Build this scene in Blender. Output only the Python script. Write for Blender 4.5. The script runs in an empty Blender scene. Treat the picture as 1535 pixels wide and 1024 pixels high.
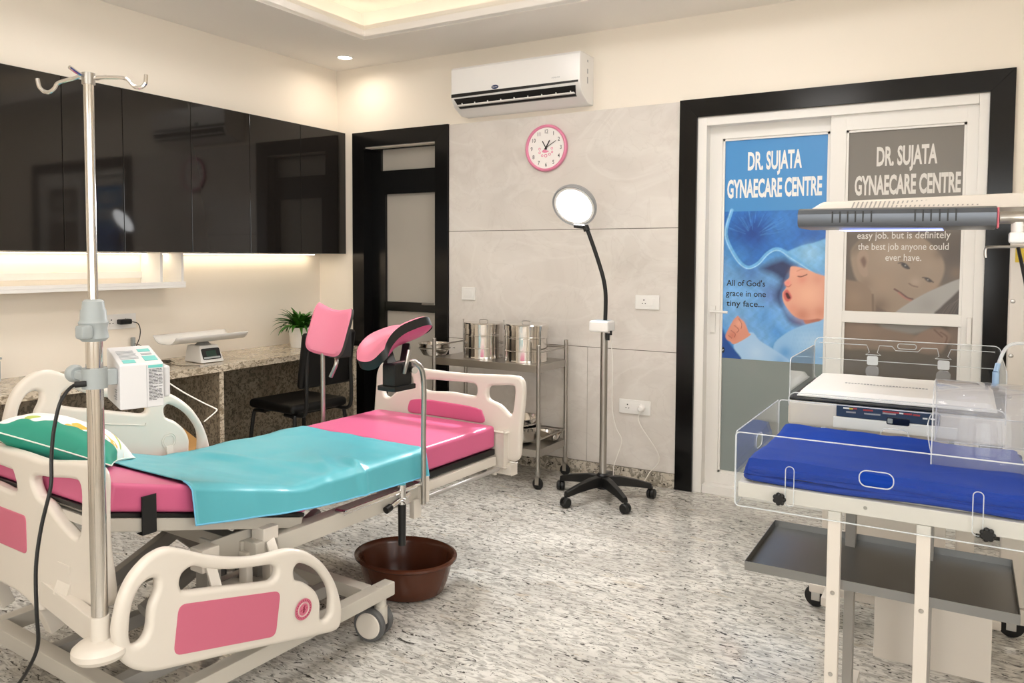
import bpy, bmesh, math, random
import numpy as np
from mathutils import Vector, Matrix, noise as mnoise
random.seed(7)
SC = bpy.context.scene
COL = SC.collection
PI = math.pi

# ---------------------------------------------------------------- camera
CAM_H = 1.4
F_PX, YAW, PITCH, ROLL, CY_PX = 1170.02, math.radians(30.2285), math.radians(2.7605), math.radians(.26984), 442.68
_F = Vector((-math.sin(YAW)*math.cos(PITCH), math.cos(YAW)*math.cos(PITCH), -math.sin(PITCH)))
_R = Vector((math.cos(YAW), math.sin(YAW), 0)); _U = _R.cross(_F)
_R, _U = _R*math.cos(ROLL)+_U*math.sin(ROLL), -_R*math.sin(ROLL)+_U*math.cos(ROLL)
CAM = Vector((0, 0, CAM_H))
cam_d = bpy.data.cameras.new('camera'); cam = bpy.data.objects.new('camera', cam_d); COL.objects.link(cam)
cam_d.sensor_fit = 'HORIZONTAL'; cam_d.sensor_width = 36; cam_d.lens = F_PX/1535*36
cam_d.shift_y = -(512-CY_PX)/1535; cam_d.clip_start = .02
M = Matrix.Identity(4)
for i in range(3):
    M[i][0] = _R[i]; M[i][1] = _U[i]; M[i][2] = -_F[i]; M[i][3] = CAM[i]
cam.matrix_world = M
SC.camera = cam
# ---------------------------------------------------------------- world, exposure
wd = bpy.data.worlds.new('world'); SC.world = wd; wd.use_nodes = True
wd.node_tree.nodes['Background'].inputs[0].default_value = (1, .975, .95, 1)
wd.node_tree.nodes['Background'].inputs[1].default_value = 4.6
SC.view_settings.view_transform = 'Standard'; SC.view_settings.look = 'None'
SC.view_settings.gamma = 1; SC.view_settings.use_curve_mapping = False
SC.view_settings.exposure = 0.39
try: SC.cycles.transparent_max_bounces = 40
except Exception: pass
# ---- strengths of the room's lamps and the added unseen ones (each lamp's light is made in its builder)
COVE_EMIT = 3.2
PANEL_EMIT = 15.0
DOWN_W = 1.6
STRIP_EMIT = 14.0
EXAM_W = 14.0
WARM = (1, .83, .62); WARMW = (1, .88, .74); NEUT = (1, .96, .92)

# ---------------------------------------------------------------- pixel -> place (1535x1024 frame)
def ray(u, v): return _F+_R*((u-767.5)/F_PX)-_U*((v-CY_PX)/F_PX)
def oz(u, v, z=0): d = ray(u, v); return CAM+d*((z-CAM_H)/d.z)
def oy(u, v, y): d = ray(u, v); return CAM+d*(y/d.y)
def ox(u, v, x): d = ray(u, v); return CAM+d*(x/d.x)
BED_A = math.radians(3.2)
BAX = Vector((math.sin(BED_A), math.cos(BED_A), 0)); BCR = Vector((math.cos(BED_A), -math.sin(BED_A), 0))
BO = oz(743, 638, .63); BO.z = 0
def bloc(P): d = P-BO; return (-d.dot(BAX), -d.dot(BCR), P.z)           # (s, w, z)
def pw(u, v, w): d = ray(u, v); n = -BCR; return bloc(CAM+d*((w-(CAM-BO).dot(n))/d.dot(n)))
def ps(u, v, s): d = ray(u, v); n = -BAX; return bloc(CAM+d*((s-(CAM-BO).dot(n))/d.dot(n)))
def pz(u, v, z): return bloc(oz(u, v, z))
def B(s, w, z): return Vector((-w, -s, z))                               # bed local
def BW(s, w, z): return BO-BAX*s-BCR*w+Vector((0, 0, z))                  # bed -> world

# ---------------------------------------------------------------- materials
def lin(c):
    return tuple(((x/255)/12.92 if x/255 <= .04045 else ((x/255+.055)/1.055)**2.4) for x in c)
MATS = {}
def mat(name, rgb, rough=.5, metal=0, spec=.5, coat=0, emit=0, bump=0, bscale=200, trans=0, ior=1.45, var=0, vscale=4):
    if name in MATS: return MATS[name]
    m = bpy.data.materials.new(name); m.use_nodes = True; nt = m.node_tree; b = nt.nodes['Principled BSDF']
    c = lin(rgb)+(1,)
    b.inputs['Base Color'].default_value = c; b.inputs['Roughness'].default_value = rough; b.inputs['Metallic'].default_value = metal
    b.inputs['Specular IOR Level'].default_value = spec; b.inputs['Coat Weight'].default_value = coat; b.inputs['Coat Roughness'].default_value = .05
    b.inputs['Transmission Weight'].default_value = trans; b.inputs['IOR'].default_value = ior
    if emit:
        b.inputs['Emission Color'].default_value = c; b.inputs['Emission Strength'].default_value = emit
    if bump or var:
        tc = nt.nodes.new('ShaderNodeTexCoord')
    if var:
        n = nt.nodes.new('ShaderNodeTexNoise'); n.inputs['Scale'].default_value = vscale; n.inputs['Detail'].default_value = 4
        nt.links.new(tc.outputs['Object'], n.inputs['Vector'])
        mx = nt.nodes.new('ShaderNodeMix'); mx.data_type = 'RGBA'
        mx.inputs[6].default_value = tuple(x*(1-var) for x in c[:3])+(1,); mx.inputs[7].default_value = tuple(min(1, x*(1+var)) for x in c[:3])+(1,)
        nt.links.new(n.outputs['Fac'], mx.inputs[0]); nt.links.new(mx.outputs[2], b.inputs['Base Color'])
    if bump:
        n = nt.nodes.new('ShaderNodeTexNoise'); n.inputs['Scale'].default_value = bscale; n.inputs['Detail'].default_value = 3
        nt.links.new(tc.outputs['Object'], n.inputs['Vector'])
        bp = nt.nodes.new('ShaderNodeBump'); bp.inputs['Strength'].default_value = bump; bp.inputs['Distance'].default_value = .002
        nt.links.new(n.outputs['Fac'], bp.inputs['Height']); nt.links.new(bp.outputs['Normal'], b.inputs['Normal'])
    MATS[name] = m; return m

def ramp(nt, fac, stops):
    r = nt.nodes.new('ShaderNodeValToRGB'); e = r.color_ramp.elements
    while len(e) < len(stops): e.new(.5)
    for el, (p, c) in zip(e, stops): el.position = p; el.color = tuple(c)+(1,) if len(c) == 3 else c
    nt.links.new(fac, r.inputs[0]); return r
def mixc(nt, fac, a, b, mode='MIX'):
    mx = nt.nodes.new('ShaderNodeMix'); mx.data_type = 'RGBA'; mx.blend_type = mode
    for s, x in ((0, fac), (6, a), (7, b)):
        if isinstance(x, bpy.types.NodeSocket): nt.links.new(x, mx.inputs[s])
        else: mx.inputs[s].default_value = x
    return mx.outputs[2]
def nz(nt, co, scale, detail, mapscale, dist=0, rot=0):
    mp = nt.nodes.new('ShaderNodeMapping'); mp.inputs['Scale'].default_value = mapscale; mp.inputs['Rotation'].default_value = (0, 0, rot)
    nt.links.new(co, mp.inputs['Vector'])
    n = nt.nodes.new('ShaderNodeTexNoise'); n.inputs['Scale'].default_value = scale; n.inputs['Detail'].default_value = detail; n.inputs['Distortion'].default_value = dist
    nt.links.new(mp.outputs[0], n.inputs['Vector']); return n.outputs['Fac']

def granite(name, base, mid, dark, rough, stretch, dthr=.395, scale=1.0, brown=(150, 128, 100)):
    m = bpy.data.materials.new(name); m.use_nodes = True; nt = m.node_tree; b = nt.nodes['Principled BSDF']
    co = nt.nodes.new('ShaderNodeTexCoord').outputs['Object']
    n1 = nz(nt, co, 5*scale, 5, stretch, .6, .12)
    c = ramp(nt, n1, [(.3, lin(mid)), (.62, lin(base))]).outputs[0]
    n4 = nz(nt, co, 30*scale, 4, stretch, .8, .12)
    g = ramp(nt, n4, [(.42, (1, 1, 1)), (.52, (0, 0, 0))]).outputs[0]
    c = mixc(nt, g, c, tuple(x*.62 for x in lin(mid))+(1,))
    n5 = nz(nt, co, 14*scale, 3, stretch, 1.0, .12)
    g = ramp(nt, n5, [(.62, (0, 0, 0)), (.74, (.5, .5, .5))]).outputs[0]
    c = mixc(nt, g, c, lin(brown)+(1,))
    n2 = nz(nt, co, 34*scale, 6, stretch, 1.6, .12)
    d = ramp(nt, n2, [(dthr-.045, (1, 1, 1)), (dthr, (0, 0, 0))]).outputs[0]
    c = mixc(nt, d, c, lin(dark)+(1,))
    n3 = nz(nt, co, 75*scale, 3, (stretch[0]**.5, stretch[1], stretch[2]), .5, .12)
    d = ramp(nt, n3, [(dthr-.085, (1, 1, 1)), (dthr-.05, (0, 0, 0))]).outputs[0]
    c = mixc(nt, d, c, lin(dark)+(1,))
    nt.links.new(c, b.inputs['Base Color']); b.inputs['Roughness'].default_value = rough
    MATS[name] = m; return m

def floor_granite():
    m = bpy.data.materials.new('polished_granite_floor'); m.use_nodes = True; nt = m.node_tree; b = nt.nodes['Principled BSDF']
    co = nt.nodes.new('ShaderNodeTexCoord').outputs['Object']; st = (.34, 1, 1)
    c = ramp(nt, nz(nt, co, 4, 5, (.6, 1, 1), .6, .1), [(.3, lin((190, 186, 178))), (.65, lin((222, 219, 211)))]).outputs[0]
    c = mixc(nt, ramp(nt, nz(nt, co, 60, 5, st, 1.0, .1), [(.40, (.75, .75, .75)), (.56, (0, 0, 0))]).outputs[0], c, lin((150, 146, 139))+(1,))
    c = mixc(nt, ramp(nt, nz(nt, co, 22, 3, st, 1.0, .16), [(.62, (0, 0, 0)), (.76, (.5, .5, .5))]).outputs[0], c, lin((196, 178, 150))+(1,))
    c = mixc(nt, ramp(nt, nz(nt, co, 46, 5, st, 2.2, .14), [(.355, (.9, .9, .9)), (.385, (0, 0, 0))]).outputs[0], c, lin((40, 37, 35))+(1,))
    c = mixc(nt, ramp(nt, nz(nt, co, 95, 3, (.5, 1, 1), .8, .1), [(.325, (.9, .9, .9)), (.35, (0, 0, 0))]).outputs[0], c, lin((48, 44, 41))+(1,))
    nt.links.new(c, b.inputs['Base Color']); b.inputs['Roughness'].default_value = .11
    MATS['floor'] = m; return m

def tile_mat():
    m = bpy.data.materials.new('marble_tile'); m.use_nodes = True; nt = m.node_tree; b = nt.nodes['Principled BSDF']
    co = nt.nodes.new('ShaderNodeTexCoord').outputs['Object']
    n1 = nz(nt, co, 1.6, 6, (1, 1, 1), 1.0)
    c = ramp(nt, n1, [(.3, lin((212, 205, 198))), (.7, lin((228, 222, 215)))]).outputs[0]
    n2 = nz(nt, co, 1.3, 5, (1, 1, 1.4), 2.2)
    v = ramp(nt, n2, [(.44, (0, 0, 0)), (.5, (.28, .28, .28)), (.56, (0, 0, 0))]).outputs[0]
    c = mixc(nt, v, c, lin((238, 234, 228))+(1,))
    n3 = nz(nt, co, 2.4, 5, (1, 1, 1.2), 2.6)
    v = ramp(nt, n3, [(.48, (0, 0, 0)), (.5, (.22, .22, .22)), (.52, (0, 0, 0))]).outputs[0]
    c = mixc(nt, v, c, lin((200, 192, 184))+(1,))
    nt.links.new(c, b.inputs['Base Color']); b.inputs['Roughness'].default_value = .16
    MATS['tile'] = m; return m

def clear_mat(name, tint=(.96, .975, .98), gloss=.9, haze=0):
    m = bpy.data.materials.new(name); m.use_nodes = True; nt = m.node_tree; nt.nodes.clear()
    o = nt.nodes.new('ShaderNodeOutputMaterial'); t = nt.nodes.new('ShaderNodeBsdfTransparent'); g = nt.nodes.new('ShaderNodeBsdfGlossy')
    t.inputs[0].default_value = tint+(1,); g.inputs[0].default_value = (gloss,)*3+(1,); g.inputs['Roughness'].default_value = .03
    lw = nt.nodes.new('ShaderNodeLayerWeight'); lw.inputs[0].default_value = .5
    pw5 = nt.nodes.new('ShaderNodeMath'); pw5.operation = 'POWER'; pw5.inputs[1].default_value = 5; nt.links.new(lw.outputs['Facing'], pw5.inputs[0])
    f = nt.nodes.new('ShaderNodeMath'); f.operation = 'MULTIPLY_ADD'; f.inputs[1].default_value = .8; f.inputs[2].default_value = .018; nt.links.new(pw5.outputs[0], f.inputs[0])   # Schlick
    if haze:
        df = nt.nodes.new('ShaderNodeBsdfDiffuse'); df.inputs[0].default_value = (.9, .9, .92, 1); mh = nt.nodes.new('ShaderNodeMixShader'); mh.inputs[0].default_value = haze
        nt.links.new(t.outputs[0], mh.inputs[1]); nt.links.new(df.outputs[0], mh.inputs[2]); t = mh
    mx = nt.nodes.new('ShaderNodeMixShader'); nt.links.new(f.outputs[0], mx.inputs[0]); nt.links.new(t.outputs[0], mx.inputs[1]); nt.links.new(g.outputs[0], mx.inputs[2])
    nt.links.new(mx.outputs[0], o.inputs[0]); MATS[name] = m; return m

def edge_mat(name, rgb, alpha):
    m = bpy.data.materials.new(name); m.use_nodes = True; nt = m.node_tree; b = nt.nodes['Principled BSDF']
    b.inputs['Base Color'].default_value = lin(rgb)+(1,); b.inputs['Roughness'].default_value = .15; b.inputs['Alpha'].default_value = alpha
    MATS[name] = m; return m

def attr_mat(name, rough=.35, fuzz=0):
    m = bpy.data.materials.new(name); m.use_nodes = True; nt = m.node_tree; b = nt.nodes['Principled BSDF']
    a = nt.nodes.new('ShaderNodeAttribute'); a.attribute_name = 'print'
    nt.links.new(a.outputs['Color'], b.inputs['Base Color']); b.inputs['Roughness'].default_value = rough
    MATS[name] = m; return m

CREAM = mat('cream_paint', (244, 235, 221), .6, var=.02, vscale=2, bump=.05, bscale=60)
CEILM = mat('ceiling_paint', (248, 243, 236), .7, var=.015, vscale=2)
MOULD = mat('moulding_paint', (246, 240, 228), .5, var=.01)
FLOORM = floor_granite()
CTOP = granite('counter_granite', (222, 210, 190), (190, 174, 150), (70, 58, 48), .14, (1, .55, 1), .365, 2.2)
CPANEL = granite('shaded_counter_granite', (168, 156, 136), (140, 128, 110), (70, 60, 50), .3, (1, .7, .7), .385, 2.0, (140, 118, 92))  # the counter's granite, darkened in colour for the shade under the top
SKIRT = granite('skirting_granite', (214, 206, 192), (184, 175, 160), (52, 45, 40), .2, (.6, .6, .6), .39, 1.9)
TILE = tile_mat()
JOINT = mat('tile_joint', (120, 112, 104), .9, var=.03)
BLACKST = mat('black_granite', (13, 12, 12), .17, spec=.35, var=.5, vscale=9)
BLACKGL = mat('black_gloss_laminate', (33, 30, 28), .05, spec=.5, var=.03, vscale=1)
CABBODY = mat('cabinet_carcass', (30, 27, 25), .35, var=.03)
BLKFRAME = mat('black_door_metal', (10, 10, 10), .22, var=.1)
FROST = mat('frosted_glass', (176, 170, 160), .35, var=.03, vscale=3)
WHITEUP = mat('white_upvc', (238, 235, 230), .28, var=.01)
DARKGL = mat('tinted_door_glass', (138, 147, 145), .05, var=.04, vscale=2)
STEEL = mat('polished_steel', (214, 210, 205), .12, 1, var=.03, vscale=12)
BRUSH = mat('brushed_steel', (176, 172, 166), .3, 1, var=.05, vscale=20)
CHROME = mat('chrome_tube', (222, 222, 222), .08, 1, var=.02)
STEELDK = mat('satin_steel_tray', (138, 138, 137), .36, 1, var=.05, vscale=6)
BEDPL = mat('bed_white_plastic', (219, 211, 200), .3, var=.015, vscale=3)
BEDFR = mat('bed_frame_enamel', (196, 190, 179), .35, var=.02, vscale=4)
BEDGR = mat('bed_under_frame', (158, 154, 148), .4, var=.03)
PINK = mat('pink_vinyl', (208, 98, 138), .36, var=.03, vscale=6, bump=.12, bscale=25)
PINKP = mat('pink_panel', (200, 104, 128), .4, var=.015)
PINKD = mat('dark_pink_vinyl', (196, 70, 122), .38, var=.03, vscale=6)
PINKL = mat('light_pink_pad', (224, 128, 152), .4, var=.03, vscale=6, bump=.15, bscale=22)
BLACKP = mat('black_plastic', (18, 18, 18), .38, var=.1)
BLACKR = mat('black_rubber', (22, 22, 22), .6, var=.1)
BLACKV = mat('black_vinyl', (12, 11, 11), .42, spec=.35, var=.1, bump=.2, bscale=60)
GREYRB = mat('grey_castor_tyre', (92, 92, 92), .5, var=.05)
TEAL = mat('teal_vinyl_sheet', (88, 172, 184), .33, var=.03, vscale=5)
TEALE = mat('teal_sheet_hem', (112, 190, 226), .5, var=.02)
GREYPL = mat('grey_clamp_plastic', (158, 164, 164), .45, var=.02)
PUMPW = mat('pump_white_plastic', (212, 211, 212), .35, var=.01)
PUMPT = mat('pump_teal_print', (104, 188, 182), .45, var=.02)
INK = mat('print_ink', (60, 60, 62), .5, var=.02)
INKL = mat('print_ink_light', (160, 162, 165), .5, var=.02)
BROWN = mat('brown_plastic', (84, 46, 30), .22, var=.06, vscale=8)
ACW = mat('ac_white', (240, 238, 235), .18, var=.008)
ACDARK = mat('ac_black_slot', (14, 14, 15), .4, var=.1)
ACBLUE = mat('ac_badge_blue', (26, 48, 92), .3, var=.03)
CLKPINK = mat('clock_pink', (232, 140, 172), .3, var=.02)
CLKFACE = mat('clock_face', (244, 240, 236), .35, var=.01)
WHITEPL = mat('white_plastic', (240, 238, 234), .3, var=.01)
POTW = mat('white_ceramic', (238, 234, 228), .25, var=.01)
LEAF = mat('plant_leaf', (52, 104, 28), .42, var=.45, vscale=60)
SOIL = mat('potting_soil', (48, 34, 24), .9, var=.3, vscale=80)
SCALEW = mat('scale_white', (228, 226, 222), .32, var=.01)
SCREEN = mat('dark_screen', (22, 26, 28), .12, var=.05)
LCD = mat('lcd_green', (34, 60, 50), .2, var=.1)
BLUEM = mat('blue_drape_cloth', (6, 56, 152), .75, spec=.2, var=.06, vscale=6, bump=.3, bscale=30)
WARMW_M = mat('warmer_enamel', (218, 210, 200), .32, var=.012)
WHITEMAT = mat('white_mattress', (242, 240, 236), .45, var=.01, bump=.1, bscale=20)
PANELBL = mat('control_panel_blue', (44, 60, 82), .3, var=.03)
GREYMET = mat('lamp_head_grey', (96, 100, 106), .3, .6, var=.03)
TAN = mat('tan_plastic', (196, 150, 92), .5, var=.08, vscale=20)
WIREW = mat('white_cable', (232, 228, 220), .5, var=.01)
WIREK = mat('black_cable', (12, 12, 12), .42, var=.1)
WIREG = mat('grey_cable', (88, 78, 66), .5, var=.05)
CLEAR = clear_mat('clear_acrylic')
CLEARH = clear_mat('clear_hood', (.955, .96, .97), .9, .10)
AEDGE = edge_mat('acrylic_edge_highlight', (236, 239, 241), .5)  # whitish colour stands in for light caught along clear plastic edges
REDDOT = mat('red_marks', (176, 60, 56), .5, var=.05)
PRINT = attr_mat('printed_film', .3)
LETTERW = mat('white_lettering', (240, 240, 238), .5, var=.01)
LETTERG = mat('pale_lettering', (222, 218, 212), .5, var=.01)
LETTERK = mat('black_lettering', (28, 32, 40), .5, var=.05)
YELLOW = mat('warning_yellow', (214, 184, 60), .5, var=.03)

def emis(name, rgb, s):
    m = bpy.data.materials.new(name); m.use_nodes = True; nt = m.node_tree; b = nt.nodes['Principled BSDF']
    b.inputs['Base Color'].default_value = (.9, .9, .9, 1); b.inputs['Emission Color'].default_value = tuple(rgb)+(1,); b.inputs['Emission Strength'].default_value = s
    MATS[name] = m; return m
LED_COVE = emis('cove_led', WARM, COVE_EMIT)
LED_PANEL = emis('added_panel_led', NEUT, PANEL_EMIT)
LED_DOWN = emis('downlight_led', WARMW, 12)
LED_STRIP = emis('cabinet_led', WARM, STRIP_EMIT)
LED_EXAM = emis('exam_lamp_led', (.97, .985, 1), 6)
LED_BLUE = emis('phototherapy_led', (.36, .44, 1), 1.3)

# ---------------------------------------------------------------- mesh builder
class MB:
    def __init__(self): self.bm = bmesh.new()
    def add(self, bm2, M=None):
        if M is not None: bmesh.ops.transform(bm2, matrix=M, verts=bm2.verts)
        me = bpy.data.meshes.new('t'); bm2.to_mesh(me); bm2.free(); self.bm.from_mesh(me); bpy.data.meshes.remove(me); return self
    def box(self, lo, hi, bev=0, seg=2, M=None):
        b = bmesh.new(); bmesh.ops.create_cube(b, size=1)
        lo = Vector(lo); hi = Vector(hi); c = (lo+hi)/2; s = hi-lo
        for v in b.verts: v.co = Vector((v.co.x*s.x, v.co.y*s.y, v.co.z*s.z))+c
        if bev: bmesh.ops.bevel(b, geom=list(b.edges), offset=min(bev, .49*min(abs(s.x), abs(s.y), abs(s.z))), segments=seg, profile=.5, affect='EDGES')
        return self.add(b, M)
    def hexa(self, pts, bev=0, M=None):      # 8 corners: bottom 4 (ccw) then top 4
        b = bmesh.new(); v = [b.verts.new(p) for p in pts]
        for f in ((3, 2, 1, 0), (4, 5, 6, 7), (0, 1, 5, 4), (1, 2, 6, 5), (2, 3, 7, 6), (3, 0, 4, 7)): b.faces.new([v[i] for i in f])
        bmesh.ops.recalc_face_normals(b, faces=b.faces)
        if bev: bmesh.ops.bevel(b, geom=list(b.edges), offset=bev, segments=2, profile=.5, affect='EDGES')
        return self.add(b, M)
    def bar(self, p0, p1, wx, wz, bev=0, up=(0, 0, 1)):   # rectangular bar between two points
        p0 = Vector(p0); p1 = Vector(p1); d = (p1-p0); L = d.length; d.normalize(); up = Vector(up)
        x = d.cross(up)
        if x.length < 1e-4: x = d.cross(Vector((1, 0, 0)))
        x.normalize(); z = x.cross(d)
        Mx = Matrix.Identity(4)
        for i in range(3): Mx[i][0] = x[i]; Mx[i][1] = d[i]; Mx[i][2] = z[i]; Mx[i][3] = p0[i]
        return self.box((-wx/2, 0, -wz/2), (wx/2, L, wz/2), bev, 2, Mx)
    def tube(self, pts, r, seg=10, closed=False, rad=None):
        pts = [Vector(p) for p in pts]; n = len(pts); b = bmesh.new(); rings = []
        def tan(i):
            a = pts[(i-1) % n] if (closed or i > 0) else pts[i]; c = pts[(i+1) % n] if (closed or i < n-1) else pts[i]
            return (c-a).normalized()
        t0 = tan(0); nrm = t0.orthogonal().normalized(); prev = t0
        for i in range(n):
            t = tan(i); ax = prev.cross(t)
            if ax.length > 1e-7: nrm = Matrix.Rotation(prev.angle(t), 3, ax.normalized()) @ nrm
            nrm = (nrm-t*nrm.dot(t)).normalized(); bi = t.cross(nrm); prev = t
            rr = rad[i] if rad else r
            rings.append([b.verts.new(pts[i]+(nrm*math.cos(2*PI*k/seg)+bi*math.sin(2*PI*k/seg))*rr) for k in range(seg)])
        for i in range(n if closed else n-1):
            A = rings[i]; C2 = rings[(i+1) % n]
            for k in range(seg): b.faces.new((A[k], A[(k+1) % seg], C2[(k+1) % seg], C2[k]))
        if not closed:
            b.faces.new(rings[0][::-1]); b.faces.new(rings[-1])
        bmesh.ops.recalc_face_normals(b, faces=b.faces)
        return self.add(b)
    def cyl(self, p0, p1, r, seg=20, r2=None): return self.tube([p0, p1], r, seg, rad=[r, r2 if r2 is not None else r])
    def lathe(self, prof, seg=32, M=None, sx=1, sy=1):
        b = bmesh.new(); rings = []
        for (r, z) in prof:
            if r < 1e-6: rings.append([b.verts.new((0, 0, z))])
            else: rings.append([b.verts.new((r*sx*math.cos(2*PI*k/seg), r*sy*math.sin(2*PI*k/seg), z)) for k in range(seg)])
        for A, C2 in zip(rings, rings[1:]):
            for k in range(seg):
                k2 = (k+1) % seg
                if len(A) == 1 and len(C2) == 1: continue
                if len(A) == 1: b.faces.new((A[0], C2[k2], C2[k]))
                elif len(C2) == 1: b.faces.new((A[k], A[k2], C2[0]))
                else: b.faces.new((A[k], A[k2], C2[k2], C2[k]))
        bmesh.ops.recalc_face_normals(b, faces=b.faces)
        return self.add(b, M)
    def ball(self, c, r, scale=(1, 1, 1), seg=16):
        b = bmesh.new(); bmesh.ops.create_uvsphere(b, u_segments=seg, v_segments=seg//2+2, radius=r)
        for v in b.verts: v.co = Vector((v.co.x*scale[0], v.co.y*scale[1], v.co.z*scale[2]))+Vector(c)
        return self.add(b)
    def grid(self, P, flip=False):           # P[i][j] points
        b = bmesh.new(); V = [[b.verts.new(p) for p in row] for row in P]
        for i in range(len(V)-1):
            for j in range(len(V[0])-1):
                f = (V[i][j], V[i+1][j], V[i+1][j+1], V[i][j+1]); b.faces.new(f[::-1] if flip else f)
        return self.add(b)
    def mesh(self, name, angle=35):
        me = bpy.data.meshes.new(name); self.bm.to_mesh(me); self.bm.free()
        me.polygons.foreach_set('use_smooth', [True]*len(me.polygons)); me.set_sharp_from_angle(angle=math.radians(angle)); return me
def smooth(pts, n=6, closed=True):
    pts = [Vector(p) for p in pts]; N = len(pts); out = []
    rng = range(N) if closed else range(N-1)
    for i in rng:
        g = (lambda k: pts[k % N]) if closed else (lambda k: pts[max(0, min(N-1, k))])
        p0, p1, p2, p3 = g(i-1), g(i), g(i+1), g(i+2)
        for k in range(n):
            t = k/n
            out.append(.5*((2*p1)+(p2-p0)*t+(2*p0-5*p1+4*p2-p3)*t*t+(-p0+3*p1-3*p2+p3)*t**3))
    if not closed: out.append(pts[-1])
    return out
def rrect(x0, y0, x1, y1, r, n=5):
    o = []
    for cx, cy, a in ((x1-r, y1-r, 0), (x0+r, y1-r, 90), (x0+r, y0+r, 180), (x1-r, y0+r, 270)):
        for k in range(n+1):
            t = math.radians(a+90*k/n); o.append((cx+r*math.cos(t), cy+r*math.sin(t)))
    return o
def plate(loops, thick, bev, M, res=2):
    """flat plate with holes in XY, centred on z=0, moved by M -> bmesh"""
    cu = bpy.data.curves.new('p', 'CURVE'); cu.dimensions = '2D'; cu.fill_mode = 'BOTH'
    cu.extrude = max(thick/2-bev, 0); cu.bevel_depth = bev; cu.bevel_resolution = res; cu.offset = -bev
    for L in loops:
        sp = cu.splines.new('POLY'); sp.points.add(len(L)-1); sp.use_cyclic_u = True
        for q, p in zip(sp.points, L): q.co = (p[0], p[1], 0, 1)
    ob = bpy.data.objects.new('p', cu); me = bpy.data.meshes.new_from_object(ob)
    b = bmesh.new(); b.from_mesh(me); bmesh.ops.remove_doubles(b, verts=b.verts, dist=1e-5)
    bmesh.ops.transform(b, matrix=M, verts=b.verts); bmesh.ops.recalc_face_normals(b, faces=b.faces)
    bpy.data.objects.remove(ob); bpy.data.curves.remove(cu); bpy.data.meshes.remove(me); return b
def round_poly(P, r, n=6):
    out = []; N = len(P); P = [Vector((p[0], p[1])) for p in P]
    for i in range(N):
        a, b_, c = P[i-1], P[i], P[(i+1) % N]; d0 = (a-b_).normalized(); d1 = (c-b_).normalized(); p0 = b_+d0*r; p1 = b_+d1*r
        for k in range(n+1):
            t = k/n; q = p0*(1-t)**2+b_*2*t*(1-t)+p1*t*t; out.append((q.x, q.y))
    return out
def frame_M(o, x, y):
    x = Vector(x).normalized(); y = Vector(y).normalized(); z = x.cross(y); Mx = Matrix.Identity(4)
    for i in range(3): Mx[i][0] = x[i]; Mx[i][1] = y[i]; Mx[i][2] = z[i]; Mx[i][3] = o[i]
    return Mx
def text_bm(s, size, M, sx=1, bold=0, align='CENTER', ext=.0004):
    cu = bpy.data.curves.new('f', 'FONT'); cu.body = s; cu.size = size; cu.align_x = align; cu.extrude = ext; cu.offset = bold; cu.resolution_u = 3
    ob = bpy.data.objects.new('f', cu); me = bpy.data.meshes.new_from_object(ob); b = bmesh.new(); b.from_mesh(me)
    bmesh.ops.transform(b, matrix=M @ Matrix.Diagonal((sx, 1, 1, 1)), verts=b.verts)
    bpy.data.objects.remove(ob); bpy.data.curves.remove(cu); bpy.data.meshes.remove(me); return b

# ---------------------------------------------------------------- object helpers
def obj(name, geo, m, parent=None, loc=None, label=None):
    if isinstance(geo, MB): geo = geo.mesh(name)
    elif isinstance(geo, bmesh.types.BMesh): x = MB(); x.add(geo); geo = x.mesh(name)
    if m and not geo.materials: geo.materials.append(m)
    o = bpy.data.objects.new(name, geo); COL.objects.link(o)
    if parent is not None: o.parent = parent
    if loc is not None: o.location = loc
    if label: o['label'] = label
    if len(geo.polygons) < 6000:
        wn = o.modifiers.new('weighted_normals', 'WEIGHTED_NORMAL'); wn.keep_sharp = True; wn.weight = 80
    return o
def tag(o, label, cat, group=None):
    o['label'] = label; o['category'] = cat
    if group: o['group'] = group
    return o
def thing(name, label, cat, loc=(0, 0, 0), rz=0, group=None):
    o = bpy.data.objects.new(name, None); COL.objects.link(o); o.location = loc; o.rotation_euler = (0, 0, rz); o.empty_display_size = .05
    return tag(o, label, cat, group)
def struct(name, geo, m, label=None):
    o = obj(name, geo, m); o['kind'] = 'structure'
    if label: o['label'] = label
    return o
def box1(lo, hi, bev=0, seg=2): return MB().box(lo, hi, bev, seg)
def light(name, typ, loc, power, color, parent=None, size=.1, rot=None, spread=None, spot=None, blend=.5, shape='DISK', size_y=None):
    d = bpy.data.lights.new(name, typ); d.energy = power; d.color = color
    if typ == 'AREA':
        d.shape = shape; d.size = size
        if size_y: d.size_y = size_y
        if spread: d.spread = spread
    else:
        d.shadow_soft_size = size
        if spot: d.spot_size = spot; d.spot_blend = blend
    o = bpy.data.objects.new(name, d); COL.objects.link(o); o.location = loc
    if rot is not None: o.rotation_euler = rot
    if parent is not None: o.parent = parent
    return o

# ================================================================ ROOM
XL, XR, YB, YR, ZC = -4.41, 1.55, 4.555, -1.6, 2.82
struct('floor', box1((XL-.2, YR-.2, -.05), (XR+.2, YB+.5, 0)), FLOORM, 'polished grey white granite floor with dark streaks')
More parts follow.
